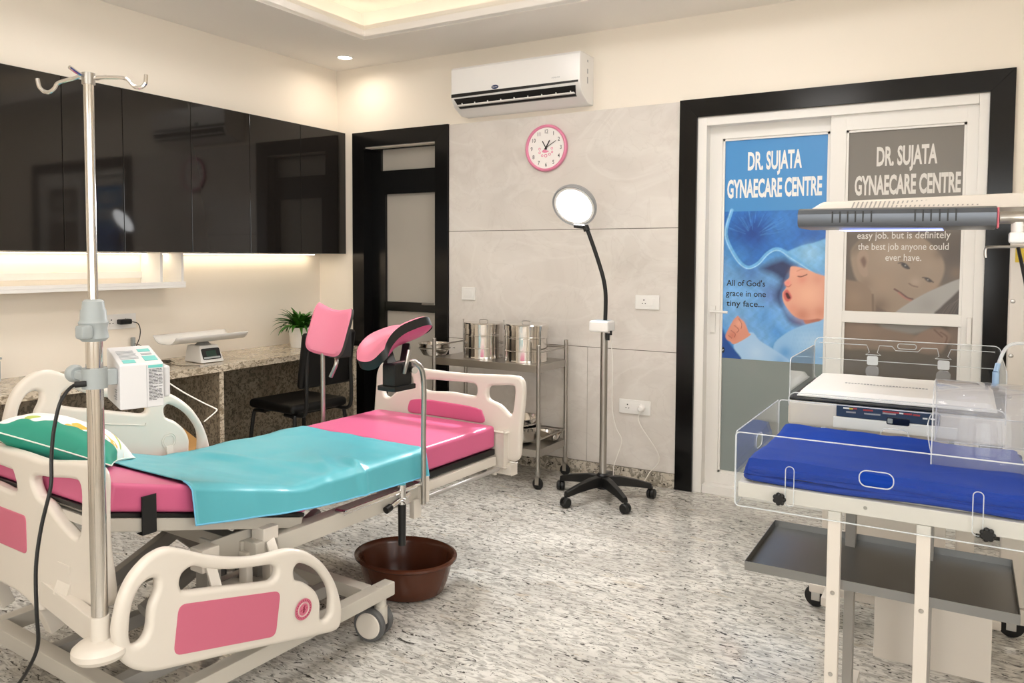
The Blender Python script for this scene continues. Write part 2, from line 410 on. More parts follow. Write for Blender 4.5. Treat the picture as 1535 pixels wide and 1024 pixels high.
# back wall with openings: pieces around the two door openings
D1 = (-3.94, -3.28, 2.215)      # left door opening x0,x1,top
D2 = (-1.385, .075, 2.225)      # main door opening
wb = MB()
T = .2
wb.box((XL-T, YB, 0), (D1[0], YB+T, ZC+.3)).box((D1[0], YB, D1[2]), (D1[1], YB+T, ZC+.3)).box((D1[1], YB, 0), (D2[0], YB+T, ZC+.3))
wb.box((D2[0], YB, D2[2]), (D2[1], YB+T, ZC+.3)).box((D2[1], YB, 0), (XR+T, YB+T, ZC+.3))
wall_back = struct('wall_back', wb, CREAM, 'cream back wall with two door openings')
wl = MB(); wl.box((XL-T, YR-T, 0), (XL, YB+T, ZC+.3)); wl.box((XL, YR, 2.344), (-4.217, YB, ZC))
struct('wall_left', wl, CREAM, 'cream left wall with shallow bulkhead above the cabinets')
RW = (-1.5, .9, .95, 2.3)          # added unseen rear window: x0,x1,z0,z1
GW = (-.9, 1.3, .95, 2.3)          # added unseen right window: y0,y1,z0,z1
wr_ = MB(); wr_.box((XR, YR-T, 0), (XR+T, GW[0], ZC+.3)).box((XR, GW[1], 0), (XR+T, YB+T, ZC+.3)).box((XR, GW[0], 0), (XR+T, GW[1], GW[2])).box((XR, GW[0], GW[3]), (XR+T, GW[1], ZC+.3))
struct('wall_right', wr_, CREAM, 'cream right wall with an added window')
wq = MB(); wq.box((XL-T, YR-T, 0), (RW[0], YR, ZC+.3)).box((RW[1], YR-T, 0), (XR+T, YR, ZC+.3)).box((RW[0], YR-T, 0), (RW[1], YR, RW[2])).box((RW[0], YR-T, RW[3]), (RW[1], YR, ZC+.3))
struct('wall_rear', wq, CREAM, 'cream rear wall with an added window')
def window(name, axis, a0, a1, z0, z1, c):  # unseen windows added so that daylight brightens the room
    def P_(a, d, z): return (a, c+d, z) if axis == 'x' else (c+d, a, z)
    f = MB(); e = .05
    for lo, hi in (((a0, z0), (a0+e, z1)), ((a1-e, z0), (a1, z1)), ((a0+e, z0), (a1-e, z0+e)), ((a0+e, z1-e), (a1-e, z1)), (((a0+a1)/2-e/2, z0+e), ((a0+a1)/2+e/2, z1-e))):
        f.box(P_(lo[0], -.03, lo[1]), P_(hi[0], .03, hi[1]), .003)
    w = struct(name, f, WHITEUP, 'white framed two pane window, added unseen for daylight')
    for p0, p1 in ((a0+e, (a0+a1)/2-e/2), ((a0+a1)/2+e/2, a1-e)): obj('pane', box1(P_(p0, -.002, z0+e), P_(p1, .002, z1-e)), CLEAR, w)
    po = light(name+'_daylight_portal', 'AREA', P_((a0+a1)/2, 0, (z0+z1)/2), 1, (1, 1, 1), None, a1-a0, (math.radians(90), 0, 0) if axis == 'x' else (math.radians(90), 0, math.radians(90)), None, shape='RECTANGLE', size_y=z1-z0)
    po.data.cycles.is_portal = True
window('added_window_1', 'x', RW[0], RW[1], RW[2], RW[3], YR-.1)
window('added_window_2', 'y', GW[0], GW[1], GW[2], GW[3], XR+.1)
# tiles
TX0, TXM, TX1 = -3.165, oy(881, 600, YB).x, -1.5
for z0, z1 in ((.092, .829), (.833, 1.581), (1.585, 2.328)):
    for x0, x1 in (((TX0, TXM-.001), (TXM+.001, TX1)) if z0 < .5 else ((TX0, TX1),)):
        obj('tile', box1((x0, YB-.009, z0), (x1, YB+.001, z1), .0008, 1), TILE, wall_back)
obj('tile_grout', box1((TX0, YB-.005, .08), (TX1, YB+.002, 2.327)), JOINT, wall_back)
struct('baseboard_back', box1((TX0, YB-.016, 0), (TX1, YB, .0885), .002), SKIRT, 'speckled granite skirting along the tiled wall')
struct('baseboard_corner', box1((XL, YB-.016, 0), (-4.05, YB, .0885), .002), SKIRT)
# ceiling: border slab with recess
OX0, OX1, OY0, OY1 = -3.45, .75, -.75, 3.985
cb = MB()
cb.box((XL-T, OY1, ZC), (XR+T, YB+T, ZC+.06)).box((XL-T, YR-T, ZC), (XR+T, OY0, ZC+.06)).box((XL-T, OY0, ZC), (OX0, OY1, ZC+.06)).box((OX1, OY0, ZC), (XR+T, OY1, ZC+.06))
ceiling = struct('ceiling', cb, CEILM, 'flat white false ceiling border around a lit recess')
ZU = 3.06
cu_ = MB(); cu_.box((XL-T, YR-T, ZU), (XR+T, YB+T, ZU+.05))
obj('upper_ceiling', cu_, CEILM, ceiling)
sd = MB(); o_ = .17
sd.box((OX0-o_-.02, OY0-o_, ZC+.06), (OX0-o_, OY1+o_, ZU)).box((OX1+o_, OY0-o_, ZC+.06), (OX1+o_+.02, OY1+o_, ZU))
sd.box((OX0-o_, OY1+o_, ZC+.06), (OX1+o_, OY1+o_+.02, ZU)).box((OX0-o_, OY0-o_-.02, ZC+.06), (OX1+o_, OY0-o_, ZU))
obj('recess_side', sd, CEILM, ceiling)
prof = [(0, ZC-.002), (.0, ZC+.02), (-.008, ZC+.022), (-.008, ZC+.034), (-.02, ZC+.042), (-.02, ZC+.056), (-.034, ZC+.064), (-.034, ZC+.078), (-.046, ZC+.084), (-.046, ZC+.108), (-.06, ZC+.108), (-.06, ZC+.05)]
rows = []
for (d, z) in prof:
    rows.append([(OX0+d, OY0+d, z), (OX1-d, OY0+d, z), (OX1-d, OY1-d, z), (OX0+d, OY1-d, z), (OX0+d, OY0+d, z)])
mm = MB(); mm.grid(rows); mo = mm.mesh('cornice_moulding', 20)
obj('cornice_moulding', mo, MOULD, ceiling)
ls = MB(); d = .10
ls.box((OX0-d-.012, OY0-d, ZC+.062), (OX0-d+.012, OY1+d, ZC+.07)).box((OX1+d-.012, OY0-d, ZC+.062), (OX1+d+.012, OY1+d, ZC+.07))
ls.box((OX0-d, OY1+d-.012, ZC+.062), (OX1+d, OY1+d+.012, ZC+.07)).box((OX0-d, OY0-d-.012, ZC+.062), (OX1+d, OY0-d+.012, ZC+.07))
obj('cove_led_strip', ls, LED_COVE, ceiling, label='warm glowing cove strip')
# ceiling lamps, with unseen ones added to brighten the room
def downlight(x, y, label, on=1):
    t = thing('downlight', label, 'ceiling light', (x, y, ZC), 0, 'recessed ceiling downlights')
    obj('trim_ring', MB().lathe([(.062, 0), (.062, -.004), (.052, -.006), (.046, -.001), (.046, 0)], 28), WHITEPL, t)
    obj('diffuser', MB().lathe([(0, -.0025), (.046, -.0025), (.046, 0), (0, 0)], 28), LED_DOWN, t)
    light('downlight_beam', 'AREA', (0, 0, -.008), DOWN_W*on, WARMW, t, .09, (0, 0, 0), math.radians(160))
p = oz(517, 86, ZC)
downlight(p.x, p.y, 'small round glowing downlight in the ceiling corner above the black door')
for (x, y, l) in ((-3.87, .2, 'added out of view near the rear of the cabinet wall'), (1.15, 3.9, 'in the corner right of the sliding door'), (1.15, 1.6, 'added out of view along the right wall'), (-1.4, -1.2, 'added out of view by the rear wall')):  # unseen downlights added for light, except the one by the sliding door
    downlight(x, y, 'round recessed downlight '+l)
for px_, py_, l in ((-1.0, 3.0, 'nearest the sliding door'), (-2.7, 2.5, 'nearest the cabinet wall'), (-1.3, .2, 'nearest the added rear window')):
    t = thing('added_ceiling_panel', 'unseen square panel lamp added in the ceiling recess '+l, 'ceiling light', (px_, py_, ZU), 0, 'added ceiling panel lamps')  # panel added out of view for soft light
    obj('housing', box1((-.31, -.31, -.03), (.31, .31, 0), .004), WHITEPL, t)
    obj('diffuser', box1((-.295, -.295, -.034), (.295, .295, -.0302)), LED_PANEL, t)

# ---- left black door (door_1) and its stone trim
def trim(name, x0, x1, top, wdt, label):
    b = MB(); y0, y1 = YB-.022, YB+.002
    xi0, xi1, zt = x0+wdt, x1-wdt, top-wdt
    b.hexa([(x0, y0, 0), (xi0, y0, 0), (xi0, y1, 0), (x0, y1, 0), (x0, y0, top), (xi0, y0, zt), (xi0, y1, zt), (x0, y1, top)], .0015)
    b.hexa([(xi1, y0, 0), (x1, y0, 0), (x1, y1, 0), (xi1, y1, 0), (xi1, y0, zt), (x1, y0, top), (x1, y1, top), (xi1, y1, zt)], .0015)
    b.hexa([(xi0, y0, zt), (xi1, y0, zt), (xi1, y1, zt), (xi0, y1, zt), (x0, y0, top), (x1, y0, top), (x1, y1, top), (x0, y1, top)], .0015)
    # reveal lining
    yr = YB+.16
    b.box((xi0-.012, YB, 0), (xi0, yr, zt)).box((xi1, YB, 0), (xi1+.012, yr, zt)).box((xi0-.012, YB, zt), (xi1+.012, yr, zt+.012))
    return struct(name, b, BLACKST, label)
trim('trim_1', -4.049, -3.168, 2.333, .112, 'black polished stone frame around the black door')
trim('trim_2', -1.497, .18, 2.333, .105, 'black polished stone frame around the white sliding door')
DY = YB+.10
def px(u, v, y=DY): return oy(u, v, y)
xl0, xr0 = -3.937, -3.28
g1 = (px(574.6, 240).x, px(574.6, 257).z, xr0-.02, px(615, 222).z)
g2 = (px(581, 300).x, px(620, 453).z, xr0-.045, px(620, 290).z)
g3 = (g2[0], .12, g2[2], px(620, 467).z)
zt1 = 2.22
fr = MB(); yf0, yf1 = DY-.028, DY+.028
zmid0, zmid1 = g2[3], g1[1]
fr.box((xl0, yf0, 0), (g2[0], yf1, zmid1), .002).box((g2[2], yf0, 0), (xr0, yf1, zmid1), .002)
fr.box((xl0, yf0, zmid1), (g1[0], yf1, zt1), .002).box((g1[2], yf0, zmid1), (xr0, yf1, zt1), .002)
fr.box((g1[0]-.01, yf0, g1[3]), (g1[2]+.01, yf1, zt1), .002)
fr.box((g2[0]-.01, yf0-.004, g2[3]), (g2[2]+.01, yf1, g1[1]), .002)
fr.box((g2[0]-.01, yf0, g3[3]), (g2[2]+.01, yf1, g2[1]), .002).box((g2[0]-.01, yf0, 0.005), (g2[2]+.01, yf1, .12), .002)
door1 = struct('door_1', fr, BLKFRAME, 'black metal framed door with frosted glass panes')
for g in (g1, g2, g3): obj('pane', box1((g[0], DY-.004, g[1]), (g[2], DY+.004, g[3])), FROST, door1)
obj('door_handle', MB().box((xr0-.04, yf0-.012, .98), (xr0-.012, yf0, 1.16), .003).tube(smooth([(xr0-.026, yf0-.01, 1.06), (xr0-.026, yf0-.05, 1.06), (xr0-.05, yf0-.055, 1.06), (xr0-.14, yf0-.055, 1.06)], 4, False), .008), BRUSH, door1)

# ---- white sliding door (door_2)
Y2 = YB+.045
def p2(u, v): return oy(u, v, Y2)
fx0, fx1, fz = -1.392, .075, 2.226
fo = MB()
for (a, b_, c, d_) in ((fx0, fx0+.055, 0, fz), (fx1-.045, fx1, 0, fz)): fo.box((a, YB-.005, c), (b_, YB+.13, d_), .003)
fo.box((fx0+.055, YB-.005, fz-.05), (fx1-.045, YB+.13, fz), .003).box((fx0+.055, YB+.0, 0), (fx1-.045, YB+.13, .05), .003)
door2 = struct('door_2', fo, WHITEUP, 'white framed two leaf sliding glass door')
def leaf(name, x0, x1, gx0, gx1, gz0, gz1, yc, mid=None, label=None):
    b = MB(); h = .022; z0, z1 = .05, 2.178
    b.box((x0, yc-h, z0), (gx0, yc+h, z1), .003).box((gx1, yc-h, z0), (x1, yc+h, z1), .003)
    b.box((gx0-.002, yc-h, gz1), (gx1+.002, yc+h, z1), .003).box((gx0-.002, yc-h, z0), (gx1+.002, yc+h, gz0), .003)
    # glazing beads
    for a, c in (((gx0, yc-.014, gz0), (gx0+.012, yc+.01, gz1)), ((gx1-.012, yc-.014, gz0), (gx1, yc+.01, gz1)), ((gx0, yc-.014, gz1-.012), (gx1, yc+.01, gz1)), ((gx0, yc-.014, gz0), (gx1, yc+.01, gz0+.012))): b.box(a, c)
    o = obj(name, b, WHITEUP, door2, label=label)
    if mid: obj('mid_rail', box1((gx0-.004, yc-h+.001, mid[0]), (gx1+.004, yc-.002, mid[1]), .004), WHITEUP, o)
    obj('pane', box1((gx0, yc-.0015, gz0), (gx1, yc+.004, gz1)), DARKGL, o)
    return o
YLf, YRt = YB+.088, YB+.04
lfA = leaf('leaf', -1.345, -.62, -1.262, -.672, .12, 2.102, YLf, label='left leaf with blue poster')
lfB = leaf('leaf', -.662, .042, -.582, -.02, .12, 2.093, YRt, (1.057, 1.12), 'right leaf with grey poster and middle rail')
hb = MB(); q = oy(1069, 466, YLf-.022)
hb.box((q.x-.016, YLf-.032, q.z-.13), (q.x+.016, YLf-.022, q.z+.03), .003).tube(smooth([(q.x, YLf-.03, q.z), (q.x, YLf-.07, q.z), (q.x+.02, YLf-.078, q.z), (q.x+.1, YLf-.078, q.z-.002)], 5, False), .008)
obj('door_handle', hb, WHITEUP, lfA)
q0 = oy(1453, 476, YRt-.02); q1 = oy(1449, 516, YRt-.02)
obj('door_handle', MB().box((q0.x-.011, YRt-.05, q1.z), (q0.x+.011, YRt-.036, q0.z), .004).box((q0.x-.011, YRt-.04, q1.z), (q0.x+.011, YRt-.02, q1.z+.02), .002).box((q0.x-.011, YRt-.04, q0.z-.02), (q0.x+.011, YRt-.02, q0.z), .002), WHITEUP, lfB)

# ================================================================ POSTERS (flat prints on the door panes)
def lin_np(c): return np.array(lin(c))
class Print:
    def __init__(self, x0, x1, z0, z1, y, step=.0042):
        self.nx = int((x1-x0)/step)+1; self.nz_ = int((z1-z0)/step)+1
        self.x = np.linspace(x0, x1, self.nx); self.z = np.linspace(z0, z1, self.nz_); self.y = y
        self.X, self.Z = np.meshgrid(self.x, self.z); self.C = np.zeros(self.X.shape+(3,)); self.px = .0036
    def fill(self, rgb): self.C[:] = lin_np(rgb)
    def to(self, pts, crop):               # crop=(u0,v0,scale): crop pixels -> plane
        out = []
        for a, b in pts:
            q = oy(crop[0]+a*crop[2], crop[1]+b*crop[2], self.y); out.append((q.x, q.z))
        return out
    def sdf(self, poly):
        d = np.full(self.X.shape, 1e9); ins = np.zeros(self.X.shape, bool); n = len(poly)
        for i in range(n):
            ax, az = poly[i]; bx, bz = poly[(i+1) % n]; ex, ez = bx-ax, bz-az; l2 = ex*ex+ez*ez+1e-12
            t = np.clip(((self.X-ax)*ex+(self.Z-az)*ez)/l2, 0, 1)
            d = np.minimum(d, np.hypot(self.X-ax-t*ex, self.Z-az-t*ez))
            c = ((az > self.Z) != (bz > self.Z)) & (self.X < ex*(self.Z-az)/(ez+1e-12)+ax); ins ^= c
        return np.where(ins, -d, d)
    def blend(self, a, rgb): self.C += a[..., None]*(lin_np(rgb)-self.C)
    def poly(self, pts, crop, rgb, soft=1.2, alpha=1, smooth_n=4):
        P = self.to(pts, crop)
        if smooth_n: P = [(p.x, p.y) for p in smooth([(a, b, 0) for a, b in P], smooth_n)]
        s = soft*self.px*crop[2]; a = np.clip(.5-self.sdf(P)/(2*s), 0, 1)*alpha; self.blend(a, rgb)
    def line(self, pts, crop, rgb, w, soft=1, alpha=1):
        P = [(p.x, p.y) for p in smooth([(a, b, 0) for a, b in self.to(pts, crop)], 5, False)]
        d = np.full(self.X.shape, 1e9)
        for (ax, az), (bx, bz) in zip(P, P[1:]):
            ex, ez = bx-ax, bz-az; t = np.clip(((self.X-ax)*ex+(self.Z-az)*ez)/(ex*ex+ez*ez+1e-12), 0, 1)
            d = np.minimum(d, np.hypot(self.X-ax-t*ex, self.Z-az-t*ez))
        k = self.px*crop[2]; self.blend(np.clip((w/2*k-d)/(soft*k)+.5, 0, 1)*alpha, rgb)
    def blob(self, c, r, crop, rgb, alpha=1, ry=None):
        (x, z), = self.to([c], crop); k = self.px*crop[2]; ry = ry or r
        d = np.hypot((self.X-x)/(r*k), (self.Z-z)/(ry*k)); self.blend(np.exp(-d*d*1.6)*alpha, rgb)
    def mottle(self, amp, sx, sz, seed, mask=None):
        rng = np.random.RandomState(seed); out = np.zeros(self.X.shape)
        for k in range(10):
            a = rng.rand()*6.3; f = (1+k*.6); ph = rng.rand()*6.3
            out += np.sin((self.X*np.cos(a)/sx+self.Z*np.sin(a)/sz)*f+ph+2*np.sin(self.Z/sz*.7*f+ph))/f
        self.C *= np.clip(1+amp*out[..., None]*(1 if mask is None else mask[..., None]), .3, 1.8)
    def build(self, name, parent, ytop, thick=.0006):
        nx, nzv = self.nx, self.nz_; V = np.stack([self.X, np.full_like(self.X, ytop), self.Z], -1).reshape(-1, 3)
        i = np.arange(nx*nzv).reshape(nzv, nx); Fq = np.stack([i[:-1, :-1], i[:-1, 1:], i[1:, 1:], i[1:, :-1]], -1).reshape(-1, 4)
        me = bpy.data.meshes.new(name); me.from_pydata(V.tolist(), [], Fq.tolist())
        at = me.attributes.new('print', 'FLOAT_COLOR', 'POINT'); C4 = np.ones((nx*nzv, 4), np.float32); C4[:, :3] = np.clip(self.C, 0, 1).reshape(-1, 3)
        at.data.foreach_set('color', C4.ravel()); return obj(name, me, PRINT, parent)
def wall_text(t_, u0, u1, v, y, m, parent, cap=None, size=.05, bold=0):
    """one line of print between photo columns u0 and u1 with its baseline on row v; cap = cap height in rows"""
    a = oy(u0, v, y); c = oy(u1, v, y); b = text_bm(t_, size, Matrix.Identity(4), 1, bold, 'LEFT', .0002)
    xs = [p.co.x for p in b.verts]; ys = [p.co.y for p in b.verts]; sx = (c.x-a.x)/(max(xs)-min(xs))
    sy = (oy((u0+u1)/2, v-cap, y).z-oy((u0+u1)/2, v, y).z)/max(ys) if cap else 1
    bmesh.ops.transform(b, matrix=frame_M((a.x, y-.0006, (a.z+c.z)/2), (1, 0, 0), (0, 0, 1)) @ Matrix.Diagonal((sx, sy, 1, 1)) @ Matrix.Translation((-min(xs), 0, 0)), verts=b.verts)
    return obj('lettering', b, m, parent)

# ---- blue poster
yp = YLf-.0035
P1 = thing('poster', 'blue poster of a sleeping newborn in a blue blanket on left door leaf', 'poster', (0, 0, 0))
C5 = (1050, 300, 250/985)
pr = Print(-1.254, -.674, oy(1079, 536, yp).z, 2.1, yp, .004)
pr.fill((74, 146, 208))
zb = oy(1083, 318, yp).z
pr.poly([(60, 66), (800, 66), (800, 1000), (60, 1000)], C5, (98, 164, 222), 1, 1, 0)
pr.mottle(.05, .12, .12, 3, (pr.Z < zb)*1.)
pr.poly([(150, 60), (800, 60), (800, 290), (640, 340), (470, 285), (400, 310), (330, 385), (270, 395), (200, 330), (150, 200)], C5, (60, 130, 204), 4)
pr.blob((310, 190), 150, C5, (28, 74, 152), .8); pr.blob((480, 120), 120, C5, (84, 150, 216), .5); pr.blob((650, 210), 110, C5, (46, 104, 184), .6); pr.blob((230, 330), 80, C5, (92, 160, 222), .5)
for k in range(60):                        # terry-cloth streaks
    a = random.uniform(-2.9, -.2); r0 = random.uniform(30, 90); r1 = r0+random.uniform(40, 110); c0 = (310, 215)
    pr.line([(c0[0]+math.cos(a)*r0*1.4, c0[1]+math.sin(a)*r0), (c0[0]+math.cos(a)*r1*1.4, c0[1]+math.sin(a)*r1)], C5, random.choice(((40, 96, 176), (104, 168, 226))), 4, 4, .35)
pr.poly([(60, 60), (800, 60), (800, 20), (60, 20)], C5, (74, 146, 208), 1, 1, 0)
a = (pr.Z > zb); pr.C[a] = lin_np((74, 146, 208))
# lower cloth, shade under hood
pr.poly([(110, 330), (200, 400), (300, 410), (400, 380), (470, 360), (520, 480), (500, 600), (560, 700), (600, 740), (470, 800), (400, 880), (260, 800), (110, 700)], C5, (132, 182, 228), 30, .8)
pr.blob((200, 600), 110, C5, (150, 196, 236), .6); pr.blob((300, 430), 90, C5, (84, 128, 190), .7); pr.blob((420, 560), 90, C5, (110, 136, 196), .7); pr.blob((380, 690), 80, C5, (96, 160, 222), .6); pr.blob((450, 780), 60, C5, (80, 150, 216), .7)
pr.poly([(360, 405), (450, 355), (500, 350), (560, 390), (530, 440), (500, 500), (480, 560), (470, 620), (440, 560), (470, 470)], C5, (52, 62, 104), 26, .95)
pr.poly([(470, 600), (520, 680), (600, 720), (600, 745), (520, 720)], C5, (70, 88, 140), 18, .8)
# hood
pr.poly([(500, 320), (580, 275), (660, 255), (800, 240), (800, 520), (735, 470), (650, 410), (560, 370)], C5, (138, 196, 238), 5); pr.blob((650, 310), 70, C5, (170, 216, 246), .7); pr.blob((720, 430), 40, C5, (104, 168, 224), .6)
pr.line([(185, 60), (150, 200), (205, 330), (270, 396), (335, 378), (400, 312), (460, 290), (540, 335), (640, 405), (740, 478)], C5, (126, 190, 236), 22, 5)
pr.line([(180, 60), (146, 205), (200, 336), (268, 402), (338, 384), (402, 318), (460, 297), (530, 340), (640, 412), (740, 484)], C5, (174, 218, 246), 6, 3)
# face
SK = (232, 178, 156)
pr.poly([(610, 700), (700, 680), (730, 685), (730, 730), (640, 745)], C5, (186, 122, 104), 5)
pr.mottle(.035, .011, .013, 9, (pr.Z < zb)*1.); pr.mottle(.05, .05, .06, 12, (pr.Z < zb)*1.)
pr.poly([(538, 392), (600, 400), (680, 432), (760, 480), (760, 690), (690, 700), (620, 708), (560, 690), (520, 650), (490, 600), (484, 550), (506, 516), (496, 486), (524, 458), (528, 420)], C5, SK, 3)
pr.blob((640, 560), 90, C5, (244, 196, 170), .8); pr.blob((600, 680), 60, C5, (206, 140, 118), .7); pr.blob((705, 660), 50, C5, (214, 150, 126), .6); pr.blob((560, 430), 40, C5, (240, 184, 164), .7); pr.blob((515, 490), 22, C5, (240, 150, 146), .8); pr.blob((600, 470), 40, C5, (226, 150, 132), .5); pr.blob((545, 640), 40, C5, (226, 160, 140), .5); pr.blob((690, 470), 40, C5, (222, 160, 138), .5)
pr.line([(576, 450), (596, 452), (628, 440)], C5, (104, 60, 54), 6, 3, .9); pr.line([(570, 420), (600, 408), (630, 410)], C5, (206, 140, 120), 6, 5, .6)
pr.line([(500, 505), (520, 512), (535, 500)], C5, (190, 104, 98), 5, 4, .8)
pr.poly([(492, 545), (515, 530), (540, 575), (515, 600), (494, 580)], C5, (214, 120, 116), 4); pr.poly([(502, 552), (516, 548), (532, 578), (514, 582)], C5, (92, 36, 40), 3)
# body, sleeve, fist
pr.poly([(110, 720), (170, 840), (240, 930), (260, 990), (90, 990), (90, 720)], C5, (36, 84, 160), 8, .9)
pr.poly([(430, 870), (500, 790), (600, 742), (700, 716), (780, 700), (780, 1000), (500, 1000)], C5, (158, 200, 236), 4)
pr.blob((620, 830), 80, C5, (182, 216, 244), .7); pr.blob((500, 900), 50, C5, (92, 158, 220), .7); pr.blob((690, 840), 60, C5, (206, 228, 246), .6)
pr.poly([(196, 856), (296, 780), (350, 830), (430, 880), (540, 960), (520, 1000), (270, 1000), (240, 930)], C5, (176, 208, 238), 4); pr.blob((330, 900), 60, C5, (200, 224, 246), .6); pr.blob((470, 950), 50, C5, (120, 176, 226), .6)
for k in range(26):
    x = 560+k*9; pr.line([(x, 760-k*1.5), (x-40, 960)], C5, (136, 182, 224), 2.5, 3, .4)
pr.poly([(148, 800), (166, 760), (192, 712), (212, 690), (222, 684), (236, 700), (262, 725), (284, 780), (292, 800), (204, 850), (176, 836), (156, 824)], C5, (222, 160, 140), 3)
pr.blob((230, 730), 34, C5, (234, 178, 156), .8); pr.blob((190, 800), 30, C5, (206, 130, 112), .7)
for l in ([(200, 740), (226, 765), (215, 782)], [(180, 770), (205, 790), (200, 810)], [(165, 800), (185, 815)], [(226, 700), (244, 732), (240, 760)]): pr.line(l, C5, (158, 88, 78), 4, 3, .8)
pr.poly([(100, 868), (138, 868), (144, 884), (138, 902), (100, 902)], C5, (20, 24, 30), 1, 1, 0); pr.line([(116, 880), (136, 884), (118, 892)], C5, (220, 224, 230), 4, 2)
low = (pr.Z < zb)[..., None]; pr.C = np.where(low, np.clip(pr.C, 0, 1)**1.18, pr.C)
pr.build('printed_film', P1, YLf-.0035)
wall_text('DR. SUJATA', 1121, 1202, 252.5, YLf-.0035, LETTERW, P1, 27, .12, .0038)
wall_text('GYNAECARE CENTRE', 1090, 1232, 294, YLf-.0035, LETTERW, P1, 27.5, .12, .0042)
for s_, ua, ub, v in (("All of God's", 1089, 1147, 429), ('grace in one', 1088, 1148, 444.5), ('tiny face...', 1089, 1145, 459.5)): wall_text(s_, ua, ub, v, YLf-.0035, LETTERK, P1, None, .05, .0004)

# ---- grey poster
yp = YRt-.0035
P2 = thing('poster', 'grey poster of a smiling baby lying on a shoulder on right door leaf', 'poster', (0, 0, 0))
C6 = (1260, 320, 275/1173)
pr = Print(-.575, -.024, .70, 2.09, yp, .004)
pr.fill((128, 122, 114))
pr.mottle(.03, .3, .3, 5)
pr.poly([(-40, 80), (900, 80), (900, 1300), (-40, 1300)], C6, (104, 92, 80), 60, 1, 0)
pr.blob((720, 260), 120, C6, (92, 80, 70), .9); pr.blob((740, 380), 50, C6, (138, 112, 88), .5)
SKG = (158, 138, 118)
pr.poly([(64, 262), (100, 190), (200, 130), (350, 110), (500, 140), (620, 240), (664, 330), (648, 420), (600, 480), (510, 560), (430, 600), (330, 636), (220, 580), (150, 480), (90, 400)], C6, SKG, 8)
pr.poly([(64, 262), (100, 180), (200, 120), (350, 100), (500, 120), (400, 170), (240, 190), (130, 230)], C6, (112, 98, 84), 30, .8)
pr.blob((330, 250), 120, C6, (172, 152, 132), .8); pr.blob((560, 330), 60, C6, (166, 146, 126), .7); pr.blob((280, 450), 90, C6, (166, 142, 120), .8); pr.blob((600, 470), 40, C6, (166, 140, 118), .7); pr.blob((250, 590), 70, C6, (118, 96, 80), .8); pr.blob((160, 450), 50, C6, (138, 116, 98), .7); pr.blob((630, 260), 40, C6, (118, 102, 88), .7)
pr.poly([(104, 300), (120, 245), (155, 235), (182, 280), (170, 340), (176, 390), (150, 405), (118, 370)], C6, (168, 144, 124), 5); pr.poly([(128, 300), (150, 275), (166, 310), (150, 345)], C6, (112, 84, 68), 8, .9)
pr.line([(370, 318), (405, 318), (440, 352)], C6, (62, 50, 44), 8, 4, .9); pr.poly([(386, 322), (416, 320), (442, 348), (428, 356), (400, 344)], C6, (52, 46, 44), 4); pr.blob((414, 333), 5, C6, (200, 196, 190), .9)
pr.line([(525, 410), (560, 416), (592, 440)], C6, (66, 52, 46), 8, 4, .9); pr.poly([(536, 412), (562, 414), (586, 436), (566, 440), (545, 428)], C6, (58, 50, 46), 4); pr.blob((558, 424), 5, C6, (196, 190, 184), .8)
pr.line([(360, 292), (410, 286), (450, 312)], C6, (128, 108, 92), 10, 8, .6)
pr.blob((478, 440), 40, C6, (178, 156, 136), .8); pr.line([(438, 448), (460, 462), (492, 470)], C6, (104, 78, 66), 8, 7, .8)
pr.line([(345, 484), (385, 508), (430, 540), (462, 548)], C6, (92, 54, 48), 10, 5, .95); pr.line([(372, 508), (410, 540), (450, 556)], C6, (178, 116, 100), 10, 8, .8)
pr.poly([(-30, 430), (60, 428), (150, 450), (204, 520), (206, 640), (-30, 640)], C6, (144, 122, 102), 6); pr.blob((90, 540), 70, C6, (158, 134, 112), .7); pr.line([(206, 520), (208, 640)], C6, (96, 76, 62), 10, 10, .7)
pr.poly([(350, 632), (480, 545), (620, 475), (790, 412), (790, 470), (700, 560), (620, 660), (350, 660)], C6, (170, 167, 162), 4); pr.blob((560, 590), 70, C6, (156, 152, 146), .7)
pr.poly([(604, 650), (640, 600), (700, 545), (800, 470), (800, 660)], C6, (84, 74, 68), 6)
for k in range(14):
    pr.line([(650+k*9, 640), (690+k*9, 590-k*3), (760+k*4, 550-k*5)], C6, random.choice(((120, 106, 96), (64, 56, 52))), 3, 3, .5)
pr.poly([(270, 690), (620, 690), (600, 740), (420, 780), (280, 760)], C6, (148, 144, 138), 14, .8)
pr.poly([(-30, 690), (180, 700), (300, 740), (500, 790), (490, 880), (200, 870), (-30, 850)], C6, (138, 118, 102), 10); pr.blob((150, 740), 90, C6, (150, 128, 110), .7)
pr.poly([(470, 800), (540, 750), (620, 725), (690, 760), (710, 790), (670, 850), (630, 900), (500, 890)], C6, (146, 122, 106), 8)
for l in ([(640, 760), (680, 790), (670, 830)], [(600, 745), (650, 790)]): pr.line(l, C6, (96, 66, 56), 7, 6, .8)
pr.poly([(690, 720), (780, 700), (780, 1000), (640, 1000), (700, 860)], C6, (132, 112, 98), 14, .8)
pr.poly([(-40, 900), (900, 900), (900, 1400), (-40, 1400)], C6, (96, 88, 80), 40, 1, 0)
pr.C *= .9
pr.build('printed_film', P2, YRt-.0035)
wall_text('DR. SUJATA', 1314, 1405, 246, YRt-.0035, LETTERG, P2, 28.5, .12, .0038)
wall_text('GYNAECARE CENTRE', 1281, 1440, 289.5, YRt-.0035, LETTERG, P2, 29, .12, .0042)
for s_, ua, ub, v in (('easy job. but is definitely', 1285, 1425, 357.5), ('the best job anyone could', 1286, 1422, 374.5), ('ever have.', 1327, 1381, 391)): wall_text(s_, ua, ub, v, YRt-.0035, LETTERG, P2, None, .052, .0003)

